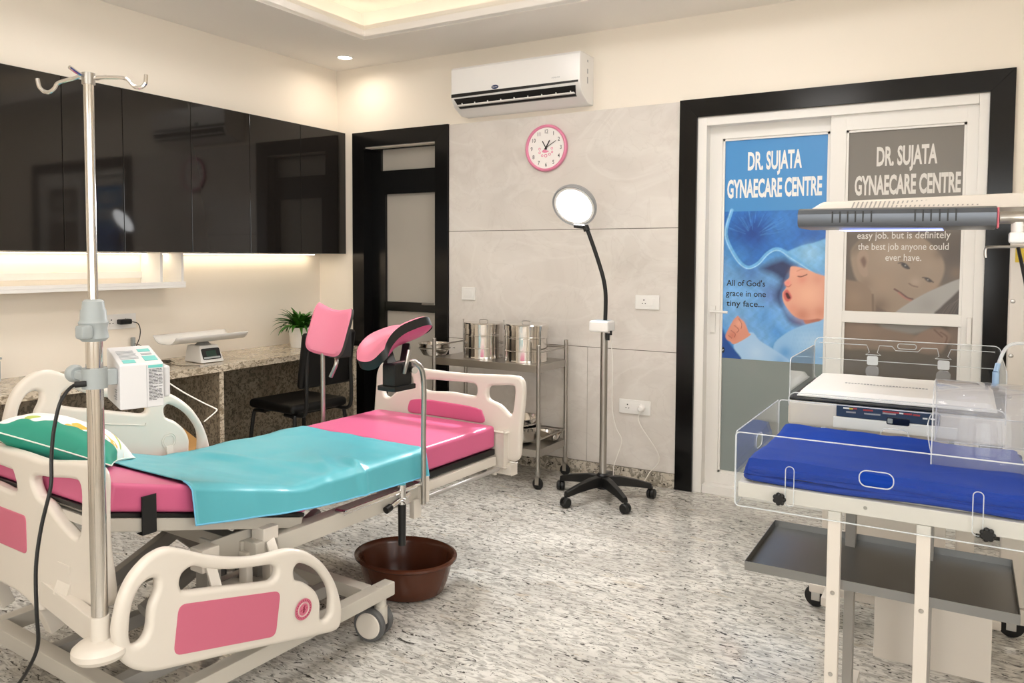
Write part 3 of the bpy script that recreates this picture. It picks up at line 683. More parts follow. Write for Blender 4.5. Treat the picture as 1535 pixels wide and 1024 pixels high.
# ================================================================ CABINETS, SHELF, COUNTER
XC = -4.13; ZCB, ZCT = 1.423, 2.342
edges = [1.93, 2.383, 2.725, 3.173, 3.627, 4.084, 4.552]
names = ['cut off by the left edge of the photo', 'crossed by the tall drip stand, narrowest of the row', 'third from the left, right of the drip stand', 'fourth from the left in the row', 'second from the black door end', 'nearest the black door at the row end']
names[2] = 'third from the left, above the shelf end box'
for k in range(6):
    y0, y1 = edges[k], edges[k+1]
    t = thing('wall_cabinet', 'glossy black overhead cabinet, '+names[k], 'cabinet', ((XL+XC)/2, (y0+y1)/2, ZCB), 0, 'black overhead cabinets')
    h = (y1-y0)/2; x0 = XL-(XL+XC)/2; x1 = XC-(XL+XC)/2
    obj('body', box1((x0+.001, -h+.0005, .002), (x1-.021, h-.0005, ZCT-ZCB-.001)), CABBODY, t)
    obj('door', box1((x1-.02, -h+.0018, 0), (x1, h-.0018, ZCT-ZCB), .0012, 1), BLACKGL, t)
# white shelf box under the cabinets
t = thing('wall_shelf', 'white open wall shelf with end box below the black cabinets', 'shelf', (XL, 2.3, 1.205))
XS = -4.2-XL; ye = 3.175-2.3
obj('board', box1((.001, -1.1, 0), (XS, ye, .018), .001), WHITEPL, t)
obj('front_lip', box1((XS-.018, -1.1, .0185), (XS, ye, .037), .001), WHITEPL, t)
obj('end_panel', box1((.001, ye-.018, .019), (XS-.0185, ye, .2165), .001), WHITEPL, t)
obj('divider', box1((.001, ye-.165, .019), (XS-.0185, ye-.147, .2165), .001), WHITEPL, t)
obj('back_rail', box1((.001, -1.1, .06), (.016, ye-.166, .1), .001), WHITEPL, t)
t = thing('led_strip_light', 'warm glowing light strip under the black cabinets', 'strip light', (XL+.05, 3.2, ZCB))
obj('channel', box1((-.012, -1.2, -.008), (.012, 1.25, -.0005)), WHITEPL, t)
obj('diffuser', box1((-.009, -1.19, -.0105), (.009, 1.24, -.0082)), LED_STRIP, t)

# granite counter
t = thing('counter', 'speckled granite counter with granite side panels along the left wall', 'counter', (-4.14, 2.6, 0))
XF = -3.87; ZT = .745
def c_(x, y, z): return (x+4.14, y-2.6, z)
obj('worktop', MB().box(c_(XL+.001, .5, ZT-.042), c_(XF, 4.385, ZT), .003), CTOP, t)
obj('back_panel', MB().box(c_(XL+.001, .5, 0), c_(XL+.02, 4.34, ZT-.043)), CPANEL, t)
for y in (1.2, 3.155, 4.345):
    obj('support_panel', MB().box(c_(XL+.0205, y, 0), c_(XF-.012, y+.032, ZT-.0425), .002), CPANEL, t)
    obj('support_edge', MB().box(c_(XF-.0118, y, 0), c_(XF-.008, y+.032, ZT-.0425), .001), CTOP, t)

# ================================================================ WALL PLATES
def plate3(name, label, loc, ax, w, h, holes=(), rocker=None, group=None):
    """switch / socket plate; ax='y' faces -Y, ax='x' faces +X"""
    t = thing(name, label, 'socket' if 'socket' in name else 'switch', loc, 0 if ax == 'y' else PI/2, group)
    obj('cover_plate', box1((-w/2, -.011, -h/2), (w/2, 0, h/2), .003), WHITEPL, t)
    obj('insert', box1((-w*.32, -.0135, -h*.28), (w*.32, -.0112, h*.28), .001), WHITEPL, t)
    for (hx, hz) in holes:
        hb = MB()
        for dx, dz, r in ((0, .013, .0042), (-.0095, -.008, .0034), (.0095, -.008, .0034)):
            hb.cyl((hx+dx, -.0132, hz+dz), (hx+dx, -.0143, hz+dz), r, 10)
        obj('pin_holes', hb, BLACKP, t)
    if rocker: obj('rocker', box1((rocker-.011, -.0165, -.018), (rocker+.011, -.0138, .018), .002), WHITEPL, t)
    return t
c = oy(703, 440, YB-.009); plate3('wall_switch', 'small white switch plate beside the black door', (c.x, YB-.0095, c.z), 'y', .11, .09, rocker=.0)
c = oy(971, 453, YB-.009); plate3('wall_socket', 'white socket plate at shoulder height with nothing plugged in', (c.x, YB-.0095, c.z), 'y', .155, .088, [(-.02, 0)], .03)
c = oy(952, 610, YB-.009); s2 = plate3('wall_socket', 'low white socket plate with a white plug and cable', (c.x, YB-.0095, c.z), 'y', .205, .088, [(-.045, 0)], .0)
S2 = Vector((c.x, YB, c.z))
pl = thing('plug', 'round white plug in the low wall socket', 'plug', (c.x+.05, YB-.024, c.z+.0))
obj('body', MB().lathe([(0, 0), (.022, 0), (.024, .008), (.02, .03), (.012, .036), (0, .036)], 20, Matrix.Rotation(PI/2, 4, 'X')), WHITEPL, pl)
c = ox(178, 482, XL+.001); s3 = plate3('wall_socket', 'white double socket plate above the counter with a black adapter', (XL+.0005, c.y, c.z), 'x', .215, .09, [(-.055, 0), (.035, 0)])
q = ox(184, 482, XL+.02)
ad = thing('power_adapter', 'black power adapter plugged in above the counter', 'adapter', (XL+.015, q.y, q.z))
obj('body', box1((.0, -.038, -.016), (.045, .038, .016), .008), BLACKP, ad)
w0 = Vector((XL+.055, q.y+.04, q.z-.003))
obj('cable', MB().tube([Vector(p)-ad.location for p in smooth([w0, w0+Vector((0, .035, -.012)), w0+Vector((0, .05, -.05)), w0+Vector((0, .045, -.10)), w0+Vector((0, .02, -.16)), w0+Vector((0, .01, ZT+.004-w0.z))], 5, False)], .0028, 6), WIREK, ad)
p_ = oz(6, 577, ZT)
t = thing('plastic_box', 'small translucent plastic box on the counter at left photo edge', 'box', (XL+.09, p_.y-.03, ZT))
obj('tub', box1((-.05, -.06, 0), (.05, .06, .12), .012), edge_mat('cloudy_plastic', (206, 208, 208), .7), t)
obj('lid', box1((-.053, -.063, .1205), (.053, .063, .132), .004), GREYPL, t)

# ================================================================ AIR CONDITIONER, CLOCK
t = thing('air_conditioner', 'white split air conditioner with open black outlet above the tiles', 'air conditioner', (-2.54, YB, 2.36))
prof = [(0, 0), (-.08, 0), (-.17, .045), (-.198, .09), (-.203, .12), (-.203, .285), (-.19, .30), (0, .30)]
HW = .475
b = bmesh.new(); L_ = [b.verts.new((-HW, y, z)) for y, z in prof]; R_ = [b.verts.new((HW, y, z)) for y, z in prof]
b.faces.new(L_); b.faces.new(R_[::-1])
for i in range(len(prof)):
    j = (i+1) % len(prof); b.faces.new((L_[j], L_[i], R_[i], R_[j]))
bmesh.ops.recalc_face_normals(b, faces=b.faces)
bmesh.ops.bevel(b, geom=[e for e in b.edges if abs((e.verts[0].co-e.verts[1].co).x) < 1e-4], offset=.006, segments=2, profile=.5, affect='EDGES')
obj('casing', b, ACW, t)
obj('intake_slot', MB().hexa([(-HW+.004, -.206, .104), (HW-.012, -.206, .112), (HW-.012, -.19, .112), (-HW+.004, -.19, .104), (-HW+.004, -.206, .126), (HW-.012, -.206, .124), (HW-.012, -.19, .124), (-HW+.004, -.19, .126)]), ACDARK, t)
ob = MB(); ob.hexa([(-HW+.045, -.167, .036), (HW-.045, -.167, .036), (HW-.045, -.13, .034), (-HW+.045, -.13, .034), (-HW+.025, -.2065, .093), (HW-.03, -.2065, .093), (HW-.03, -.17, .094), (-HW+.025, -.17, .094)])
obj('air_outlet', ob, ACDARK, t)
obj('louvre', MB().hexa([(-HW+.045, -.192, .050), (HW-.045, -.192, .050), (HW-.045, -.172, .046), (-HW+.045, -.172, .046), (-HW+.045, -.194, .056), (HW-.045, -.194, .056), (HW-.045, -.174, .051), (-HW+.045, -.174, .051)]), ACW, t)
for k in range(9): obj('louvre_fin', box1((-HW+.08+k*.1, -.197, .056), (-HW+.084+k*.1, -.188, .064)), ACW, t)
bd = obj('badge', MB().lathe([(0, 0), (.026, 0), (.026, .003), (0, .003)], 28, frame_M((-.13, -.2032, .142), (1, 0, 0), (0, 0, 1)), 1, .5), ACBLUE, t)
obj('badge_lettering', text_bm('Carrier', .013, frame_M((-.13, -.2066, .138), (1, 0, 0), (0, 0, 1)), .95, 0, 'CENTER', .0001), LETTERW, bd)
obj('small_lettering', text_bm('INVERTER', .012, frame_M((.31, -.2034, .15), (1, 0, 0), (0, 0, 1)), 1.1, 0, 'CENTER', .0001), INKL, t)
for z_, h_ in ((.25, .014), (.18, .03), (.12, .04)): obj('side_mark', box1((HW-.0002, -.10, z_), (HW+.001, -.088, z_+h_)), INKL, t)

c = oy(819, 222, YB-.02)
t = thing('wall_clock', 'round pink rimmed clock with white face on the tiled wall', 'clock', (c.x, YB-.0095, c.z))
MX = frame_M((0, 0, 0), (1, 0, 0), (0, 0, 1))
obj('rim', MB().lathe([(.132, .0), (.150, .0), (.153, .012), (.149, .024), (.142, .028), (.135, .024), (.132, .012)], 48, MX), CLKPINK, t)
obj('face', MB().lathe([(0, .014), (.133, .014), (.133, 0), (0, 0)], 48, MX), CLKFACE, t)
for k in range(1, 13):
    a = PI/2-k*PI/6; r = .107
    obj('numeral', text_bm(str(k), .036, frame_M((r*math.cos(a), -.0146, r*math.sin(a)-.0125), (1, 0, 0), (0, 0, 1)), .85, .0003, 'CENTER', .0002), INK, t)
hd = MB()
def hand(ang, L, w, y):
    a = math.radians(90-ang); hd.bar((-.012*math.cos(a), y, -.012*math.sin(a)), (L*math.cos(a), y, L*math.sin(a)), .001, w, 0, (-math.sin(a), 0, math.cos(a)))
hand(330, .052, .006, -.017); hand(30, .055, .0075, -.0185); hand(60, .085, .0035, -.02)
hd.cyl((0, -.0145, 0), (0, -.0215, 0), .005, 12); obj('hands', hd, BLACKP, t)
fl = MB()
for x_, z_, r_ in ((-.048, -.012, .008), (.042, -.012, .008), (-.047, -.036, .008), (-.028, -.055, .008), (-.002, -.06, .011), (.026, -.05, .009), (.044, -.034, .007)):
    fl.add(text_bm('o', r_*4.2, frame_M((x_, -.0146, z_), (1, 0, 0), (0, 0, 1)), 1, .0006, 'CENTER', .0002))
fl.add(plate([[(p.x, p.y) for p in smooth([(-.03, -.02, 0), (-.012, -.008, 0), (.004, -.016, 0), (.022, -.022, 0), (.0, -.03, 0), (-.02, -.028, 0)], 4)]], .0006, 0, frame_M((0, -.0148, 0), (1, 0, 0), (0, 0, 1))))
obj('flower_print', fl, CLKPINK, t)

# ================================================================ THE BED
bed = thing('delivery_bed', 'white and pink adjustable delivery bed with raised backrest and leg rests', 'bed', BO, -BED_A)
SB0, SB1, SLOPE = 1.12, 1.815, .274
def zbot(s): return .525 if s < SB0 else .525+SLOPE*(s-SB0)+.006*min(1, (s-SB0)*20)
def ztop(s): return .628 if s < SB0-.06 else (.628-.022*min(1, (s-SB0+.06)/.12)+SLOPE*max(0, s-SB0))
BWID = .72
# foot and seat cushions
obj('foot_cushion', MB().box(B(.505, BWID, .525), B(0, 0, .63), .018, 3), PINK, bed)
obj('foot_base', MB().box(B(.52, BWID+.004, .497), B(.01, -.004, .5245), .004), BLACKP, bed)
obj('seat_cushion', MB().box(B(SB0-.005, BWID, .552), B(.512, 0, .625), .018, 3), PINK, bed)
MBK = Matrix.Translation(B(SB0, 0, .53)) @ Matrix.Rotation(-math.atan(SLOPE), 4, 'X')
LB = (SB1-SB0)*math.sqrt(1+SLOPE**2)
def backbox(y0, y1, x0, x1, z0, z1, bev): return MB().box((x0, -y1, z0), (x1, -y0, z1), bev, 3, MBK)
obj('back_cushion', backbox(.004, LB, -BWID, 0, 0, .078, .015), PINK, bed)
obj('back_base', backbox(.01, LB, -BWID+.004, -.004, -.014, -.0008, .003), BLACKP, bed)
bf = MB(); bf.box((-.03, -LB-.01, -.05), (.0, -.02, -.0145), .003, 2, MBK).box((-BWID, -LB-.01, -.05), (-BWID+.03, -.02, -.0145), .003, 2, MBK)
for y in (.1, .38, LB-.03): bf.box((-BWID+.031, -y-.03, -.05), (-.031, -y, -.026), .002, 2, MBK)
obj('back_frame', bf, BEDFR, bed)
# black strap across the back cushion
st0 = pw(221, 768, 0)[0]
zs0 = zbot(st0)
stp = MB(); stp.box(B(st0+.021, -.0095, zs0-.055), B(st0-.021, -.0065, zs0+.05), .0008, 1).box(B(st0+.021, .02, zs0-.058), B(st0-.021, -.0095, zs0-.0555), .0008, 1)
obj('strap', stp, BLACKR, bed)
# main frame (seat + foot)
fm = MB()
fm.box(B(1.36, .03, .442), B(.56, -.03, .503), .004)
fm.box(B(1.36, BWID+.03, .442), B(.56, BWID-.03, .503), .004)
for s in (.58, 1.1, 1.32): fm.box(B(s+.05, BWID-.029, .45), B(s, .029, .5), .003)
obj('main_frame', fm, BEDFR, bed)
ff = MB()
ff.box(B(.56, .012, .452), B(.02, -.018, .492), .004).box(B(.56, BWID+.018, .452), B(.02, BWID-.012, .492), .004)
for s in (.05, .4): ff.box(B(s+.04, BWID-.013, .456), B(s, .013, .486), .003)
obj('foot_frame', ff, BEDPL, bed)
for w in (-.03, BWID+.03): obj('foot_tube', MB().tube([B(.60, w, .438), B(.02, w, .438)], .009, 10), BEDGR, bed)
for w in (-.05, BWID+.05):
    k = 1 if w < 0 else -1
    obj('accessory_rail', MB().tube(smooth([B(1.0, w+.04*k, .507), B(.995, w, .507), B(.97, w, .507), B(.61, w, .509), B(.585, w, .509), B(.58, w+.04*k, .509)], 4, False), .0085, 10), CHROME, bed)
for w in (-.03, BWID+.03): obj('hinge_bracket', MB().box(B(.585, w+.02, .425), B(.535, w-.02, .53), .004).box(B(.62, w+.012, .375), B(.575, w-.012, .45), .003), BEDPL, bed)
cl = MB(); cl.cyl(B(.70, -.05, .46), B(.70, -.05, .535), .016, 14).cyl(B(.66, -.05, .49), B(.76, -.05, .465), .011, 12).cyl(B(.70, -.02, .475), B(.70, -.075, .475), .012, 12)
obj('rail_clamp', cl, CHROME, bed)
kn = MB(); kn.cyl(B(.70, -.05, .30), B(.70, -.05, .458), .014, 14, .016).cyl(B(.765, -.05, .464), B(.79, -.05, .458), .014, 12); obj('clamp_handle', kn, BLACKP, bed)
# ---- footboard
SF = -.05
def onS(pts, s, n=5): return [(-p.x, p.y) for p in smooth([(q[1], q[2], 0) for q in (ps(u, v, s) for u, v in pts)], n)]
MFOOT = frame_M(B(SF, 0, 0), (1, 0, 0), (0, 0, 1))
fb_out = [(563.4, 618), (566, 577), (568, 556), (576, 543), (590, 545.5), (628, 551.4), (686.5, 558.6), (740, 561.5), (768.5, 562.5), (781.6, 566), (787.5, 577), (787.3, 600.6), (783, 641.6), (781, 680), (775, 690.5), (762, 689), (748, 685.5), (738, 676), (700, 668), (640, 656), (590, 648), (566, 640)]
h1 = [(577.5, 589), (578, 565.4), (584, 557.5), (600, 559), (618, 562.5), (621.5, 572), (619, 580), (598.6, 586), (586, 595)]
h2 = [(637, 569.5), (670, 570.5), (709, 574), (717, 580), (715.7, 592), (706, 592.5), (677.7, 587.4), (640, 584.5)]
h3 = [(735, 579.5), (752, 577.5), (770, 577.5), (774, 584), (772.5, 605), (770, 619), (766, 621.5), (751, 606.5), (734, 597)]
fbd = obj('footboard', plate([onS(fb_out, SF)]+[onS(h, SF) for h in (h1, h2, h3)], .034, .0125, MFOOT, 3), BEDPL, bed)
pad = [(616.7, 603), (622, 598), (640, 597.5), (671.8, 602), (700, 606.5), (721.6, 612), (727, 618), (727.5, 632.8), (690, 628), (640, 620.5), (616.7, 616.7)]
obj('pink_panel', plate([onS(pad, SF)], .044, .006, MFOOT), PINK, fbd)
for w in (.0, BWID): 
    obj('corner_bracket', MB().box(B(SF+.012, w+.05, .44), B(SF+.04, w-.045, .60), .012).box(B(SF-.015, w+.06, .405), B(SF+.03, w-.075, .455), .004).cyl(B(SF+.03, w+.02, .395), B(SF+.03, w+.02, .45), .012, 12), BEDPL, fbd)
# ---- headboard
SH = 1.835
MHEAD = frame_M(B(SH, 0, 0), (1, 0, 0), (0, 0, 1))
def ext(pts): return onS(pts, SH)
ho_px = [(69, 915), (72, 894), (111, 904), (137.7, 909), (160, 909), (169, 902), (166, 865), (161, 826.6), (158.5, 770), (159, 725), (155, 706), (146, 697), (132, 691.5), (109, 690.6), (78, 690), (62.5, 686), (39, 678), (15.6, 671)]
def sw(u, v): q = ps(u, v, SH); return (-q[1], q[2])
ho = [sw(u, v) for u, v in ho_px]
zt_ = ho[-1][1]; xe = -.80
ho += [(-.60, zt_+.002), (-.70, zt_-.004), (xe+.06, zt_-.025), (xe+.012, zt_-.06), (xe, zt_-.12), (xe-.002, .60), (xe-.01, .50), (xe+.02, .475), (-.66, .465), (-.58, .455), (-.572, .425), (-.52, .420), (-.40, .415)]
hl = [(p.x, p.y) for p in smooth([(a, b_, 0) for a, b_ in ho], 4)]
hA = [sw(u, v) for u, v in [(57, 713.5), (85, 715), (117, 717), (129, 726), (130.5, 760), (129, 795), (122, 803), (100, 782), (78, 753), (64, 741)]]
wA = sw(32, 736)[0]; zA0 = sw(0, 722)[1]; zA1 = sw(0, 695)[1]
hB = [(wA, zA0-.005), (wA-.01, zA0+.05), (wA-.04, zA1), (-.55, zA1+.002), (-.60, zA1-.002), (-.62, zA0+.04), (-.64, zA0+.002), (-.55, zA0-.002)]
hC = [(-.665, zA1-.01), (-.70, zA1-.02), (-.745, zA1-.04), (-.755, zA0-.02), (-.745, .67), (-.70, .71), (-.67, .74)]
sm = lambda L, n=4: [(p.x, p.y) for p in smooth([(a, b_, 0) for a, b_ in L], n)]
hbd = obj('headboard', plate([hl, sm(hA), sm(hB), sm(hC)], .036, .0125, MHEAD, 3), BEDPL, bed)
pr_ = [sw(u, v) for u, v in [(41, 769.6), (49, 780), (50.5, 815), (47, 824)]]
pl_ = [(-.66, pr_[3][1]+.01), (-.675, pr_[3][1]+.03), (-.675, pr_[0][1]-.02), (-.66, pr_[0][1])]
obj('pink_panel', plate([round_poly([sw(49, 771), sw(50.5, 828), (-.675, sw(50.5, 828)[1]), (-.675, sw(49, 771)[1])], .018)], .041, .002, MHEAD), PINKP, hbd)
q0 = sw(97, 838); q1 = sw(113, 880)
obj('latch_recess', MB().box((q0[0], -SH-.0205, q1[1]), (q1[0]+.01, -SH-.0175, q0[1]), .004).hexa([(q0[0], -SH-.034, q1[1]-.02), (q1[0]+.012, -SH-.034, q1[1]-.02), (q1[0]+.012, -SH-.0178, q1[1]-.02), (q0[0], -SH-.0178, q1[1]-.02), (q0[0], -SH-.0185, q1[1]+.02), (q1[0]+.012, -SH-.0185, q1[1]+.02), (q1[0]+.012, -SH-.0178, q1[1]+.02), (q0[0], -SH-.0178, q1[1]+.02)]), BEDPL, hbd)
# bar, socket and bumper that take the drip stand
SP, WP = 1.89, -.1
hb = MB(); hb.bar(B(SH, .30, .452), B(SP-.005, WP+.02, .452), .03, .07, .004)
hb.bar(B(SH, .70, .452), B(SH, .30, .452), .03, .06, .004).bar(B(SH-.0, .35, .45), B(1.78, .35, .30), .04, .04, .003).bar(B(SH, .65, .45), B(1.78, .65, .30), .04, .04, .003)
obj('head_crossbar', hb, BEDPL, bed)
obj('pole_socket', MB().lathe([(0, .395), (.0225, .395), (.0225, .497), (.0215, .5), (0, .5)], 24, Matrix.Translation(B(SP, WP, 0))), BEDPL, bed)
obj('bumper', MB().lathe([(0, .385), (.03, .387), (.058, .395), (.067, .407), (.066, .42), (.055, .43), (.046, .434), (.03, .438), (.0225, .44), (0, .44)], 36, Matrix.Translation(B(SP, WP, 0))), BEDPL, bed)
# ---- side rails: outline traced on the lowered rail, the raised one is its twin on the far side
WR = -.14
def onW(pts, n=5): return [(-p.x, p.y) for p in smooth([(q[0], q[2], 0) for q in (pw(u, v, WR) for u, v in pts)], n)]
r_out = [(167, 947), (171, 920), (178, 893), (190, 867), (205, 847), (222, 831), (245, 820), (269, 822), (304, 830), (342, 834.5), (373, 834), (400, 829), (420, 823.5), (438, 822), (458, 827), (481, 843.6), (498, 870), (507, 899), (508.5, 920), (505, 938), (495, 946), (470, 952), (428, 961), (340, 980), (263, 998), (225, 1005.5), (200, 1003), (182, 992), (172, 976)]
r_h1 = [(192, 962), (190.5, 940), (194.6, 906), (205.7, 880), (220, 867), (231, 868), (231, 884), (222, 909), (218.4, 940), (212, 956), (202, 964)]
r_h2 = [(266, 869), (271, 857), (286, 848), (308, 851.5), (338.6, 852.6), (372.5, 850), (403, 846), (411, 854), (404, 869), (372.5, 874), (321.6, 879.4), (275, 884.5), (267, 879)]
r_h3 = [(438, 866), (437, 852), (446, 843.5), (466, 850), (480.6, 864), (491, 885), (492, 910), (489, 922), (481, 928), (476, 924), (476, 902), (469, 885), (454, 873), (443, 870)]
r_p = [(256, 972), (261, 915), (265, 906), (272, 902.6), (340, 893.5), (404.5, 885), (412, 888), (412.5, 895), (408.5, 942), (401.5, 952.6), (340, 963), (264, 978.5)]
rail_loops = [onW(x) for x in (r_out, r_h1, r_h2, r_h3)]
pan = round_poly([(-q[0], q[2]) for q in (pw(u, v, WR) for u, v in ((254, 980.5), (262, 904), (414.5, 883.5), (407, 951.5)))], .024)
def side_rail(w, ds, dz, panel_side, label):
    Mr = frame_M(B(ds, w, dz), (0, 1, 0), (0, 0, 1))
    o = obj('side_rail', plate(rail_loops, .036, .015, Mr, 4), BEDPL, bed, label=label)
    k = 1 if panel_side > 0 else -1
    obj('pink_panel', plate([pan], .004, .001, frame_M(B(ds, w-k*.0178, dz), (0, 1, 0), (0, 0, 1))), PINKP, o)
    q = pw(448, 911, WR)
    Md = frame_M(B(q[0]+ds, w-k*.0205, q[2]+dz), (0, 1, 0), (0, 0, 1))
    obj('round_emblem', MB().lathe([(0, 0), (.033, 0), (.033, .0015), (0, .0015)], 32, Md), PINKP, o)
    rg = MB()
    for r in (.022, .0195): rg.tube([Md @ Vector((r*math.cos(a), r*math.sin(a), .0018)) for a in np.linspace(0, 2*PI, 33)[:-1]], .0007, 5, True)
    em = obj('emblem_ring', rg, BEDPL, o)
    ink = MB()
    for k2 in range(22):
        a = k2*2*PI/22; ink.add(plate([[(-.0012, -.0022), (.0012, -.0022), (.0012, .0022), (-.0012, .0022)]], .0006, 0, Md @ Matrix.Rotation(a, 4, 'Z') @ Matrix.Translation((0, .0275, .0017))))
    for k2 in range(26):
        a = random.uniform(0, 6.28); r = random.uniform(0, .013); ink.add(plate([[(-.001, -.0025), (.001, -.0025), (.001, .0025), (-.001, .0025)]], .0006, 0, Md @ Matrix.Rotation(a, 4, 'Z') @ Matrix.Translation((0, r, .0017))))
    e = obj('emblem_print', ink, mat('emblem_ink', (150, 40, 70), .5, var=.03), o); e['kind'] = 'stuff'
    return o
side_rail(WR, 0, 0, 1, 'lowered near side rail with pink panel and round emblem')
fr_ = side_rail(BWID+.06, -.16, .375, -1, 'raised far side rail')
wI = BWID+.06-.0185; q = pw(253.5, 661, wI)
for r in (.03, .022): obj('embossed_ring', MB().tube([B(q[0]+r*math.cos(a), wI, q[2]+r*math.sin(a)) for a in np.linspace(0, 2*PI, 29)[:-1]], .0012, 6, True), BEDPL, fr_)
obj('embossed_groove', MB().tube(smooth([B(*pw(u, v, wI)) for u, v in ((90, 631), (120, 633), (160, 636), (200, 637), (216, 638), (219, 634))], 4, False), .0022, 6), BEDPL, fr_)
# rail linkages
for s in (1.30, 1.52):
    obj('rail_link', MB().bar(B(s, -.02, .50), B(s+.03, WR+.022, .40), .03, .014, .003).box(B(s+.03, .03, .47), B(s-.03, -.03, .54), .004), BEDPL, bed)
    obj('rail_link', MB().bar(B(s-.16, BWID+.02, .52), B(s-.16, BWID+.045, .66), .03, .014, .003), BEDPL, bed)

# ---- base
def base_beam(a, b_, wx=.05, wz=.05): return MB().bar(a, b_, wx, wz, .004)
ZB = .175
for w in (-.07, BWID+.07): obj('base_beam', base_beam(B(.79, w, ZB), B(1.98, w, ZB)), BEDFR, bed)
for s in (.885, 1.755, 1.95): obj('base_crossbeam', base_beam(B(s, -.044, ZB), B(s, BWID+.044, ZB)), BEDFR, bed)
for w in (.12, .47): obj('base_inner_beam', base_beam(B(.911, w, ZB-.004), B(1.729, w, ZB-.004), .045, .045), BEDGR, bed)
for w in (.1, .62):
    obj('lift_arm', MB().bar(B(1.62, w, .20), B(.98, w, .47), .035, .05, .004), BEDGR, bed)
    obj('lift_arm', MB().bar(B(1.02, w+.04, .20), B(1.30, w+.04, .47), .03, .045, .004), BEDGR, bed)
for s, z0, z1 in ((1.235, .21, .50), (1.42, .21, .50)): obj('lift_column', MB().box(B(s+.05, .12, z0), B(s, .06, z1), .004), BEDGR, bed)
obj('actuator_plate', MB().box(B(1.47, .05, .43), B(1.20, .04, .53), .004).box(B(1.21, .10, .43), B(1.20, .04, .53), .003).box(B(1.47, .10, .43), B(1.46, .04, .53), .003), BEDFR, bed)
obj('actuator_rod', MB().cyl(B(1.25, .03, .435), B(1.42, .03, .435), .007, 10), CHROME, bed)
obj('actuator', MB().cyl(B(1.50, .36, .24), B(1.05, .36, .42), .028, 16, .02), BEDGR, bed)
for s in (1.27, 1.36): obj('crank_lug', MB().box(B(s+.012, .04, .30), B(s-.012, .0, .47), .004), BEDPL, bed)
obj('motor_cover', MB().box(B(1.44, .10, .22), B(1.34, -.02, .37), .02, 3).box(B(1.31, .09, .2), B(1.26, -.01, .35), .015, 3), BEDPL, bed)
def castor(s, w, rz):
    o = obj('castor', MB().cyl(B(0, 0, .115), B(0, 0, .202), .02, 16).cyl(B(0, 0, .06), B(0, 0, .125), .024, 16), BEDFR, bed, B(s, w, 0)); o.rotation_euler = (0, 0, rz)
    for d in (-1, 1):
        Mw = frame_M((.028, d*.018-.006 if d > 0 else d*.018+.006, .056), (1, 0, 0), (0, 0, -1))
        x = .030*d
        wl_ = obj('wheel', MB().lathe([(0, -.013), (.056, -.013), (.062, -.006), (.062, .006), (.056, .013), (0, .013)], 32, Matrix.Translation((.03, d*.03, .062)) @ Matrix.Rotation(PI/2, 4, 'X')), GREYRB, o)
    for d in (-1, 1):
        obj('wheel_cap', MB().lathe([(0, -.003), (.044, -.003), (.048, 0), (0, .001)], 28, Matrix.Translation((.03, d*.044, .062)) @ Matrix.Rotation(PI/2*d, 4, 'X')), BEDPL, o)
    return o
castor(.845, -.075, math.radians(195)); castor(.845, BWID+.075, math.radians(150)); castor(1.955, -.075, math.radians(20)); castor(1.955, BWID+.075, math.radians(200))
# ---- leg rests
def pad_mesh(L, Wd, th, arch, notch=0, bow=0):
    """curved cushion: local x across (arched), y along, z up; returns top cushion and rim"""
    n, m_ = 20, 24; top = []; bot = []
    for i in range(n+1):
        v = -1+2*i/n; rt = []; rb = []
        for j in range(m_+1):
            u = -1+2*j/m_
            e = (abs(u)**5+abs(v)**5)**.2; k = max(abs(u), abs(v)); f = (k/e) if e > 1e-6 else 1
            x = u*f*Wd/2; y = v*f*L/2
            y += notch*(abs(u)**2)*(.5+.5*v)*(v > 0)
            za = arch*(abs(x)/(Wd/2))**2-bow*(v*v if v < 0 else v*v*.15); ed = min(1, (1-k)*7)
            rt.append((x, y, za+th*(.72+.28*math.sin(ed*PI/2)))); rb.append((x, y, za+.0))
        top.append(rt); bot.append(rb)
    return top, bot
def leg_rest(base, bend, clamp_p, Mp, dims, label):
    lr = obj('leg_rest', MB().tube(smooth(base, 5, False), .0105, 12), BRUSH, bed, label=label)
    L, Wd, th, arch, notch, bow = dims
    top, bot = pad_mesh(L, Wd, th, arch, notch, bow)
    b = MB(); b.grid(top); bmesh.ops.transform(b.bm, matrix=Mp, verts=b.bm.verts); obj('pad_cushion', b, PINKL, lr)
    n, m_ = len(top)-1, len(top[0])-1
    ring = [(0, j) for j in range(m_)]+[(i, m_) for i in range(n)]+[(n, m_-j) for j in range(m_)]+[(n-i, 0) for i in range(n)]
    P = [[top[i][j] for i, j in ring+ring[:1]], [tuple(Vector(bot[i][j])-Vector((0, 0, .004))) for i, j in ring+ring[:1]]]
    b = MB(); b.grid(P, True); bmesh.ops.transform(b.bm, matrix=Mp, verts=b.bm.verts); bmesh.ops.recalc_face_normals(b.bm, faces=b.bm.faces); obj('pad_rim', b, BLACKP, lr)
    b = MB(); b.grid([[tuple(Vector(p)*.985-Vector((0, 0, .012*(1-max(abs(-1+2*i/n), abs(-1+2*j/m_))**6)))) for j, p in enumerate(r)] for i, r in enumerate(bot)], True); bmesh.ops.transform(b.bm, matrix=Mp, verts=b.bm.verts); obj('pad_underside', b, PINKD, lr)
    return lr
def bl(P): return Vector(P)
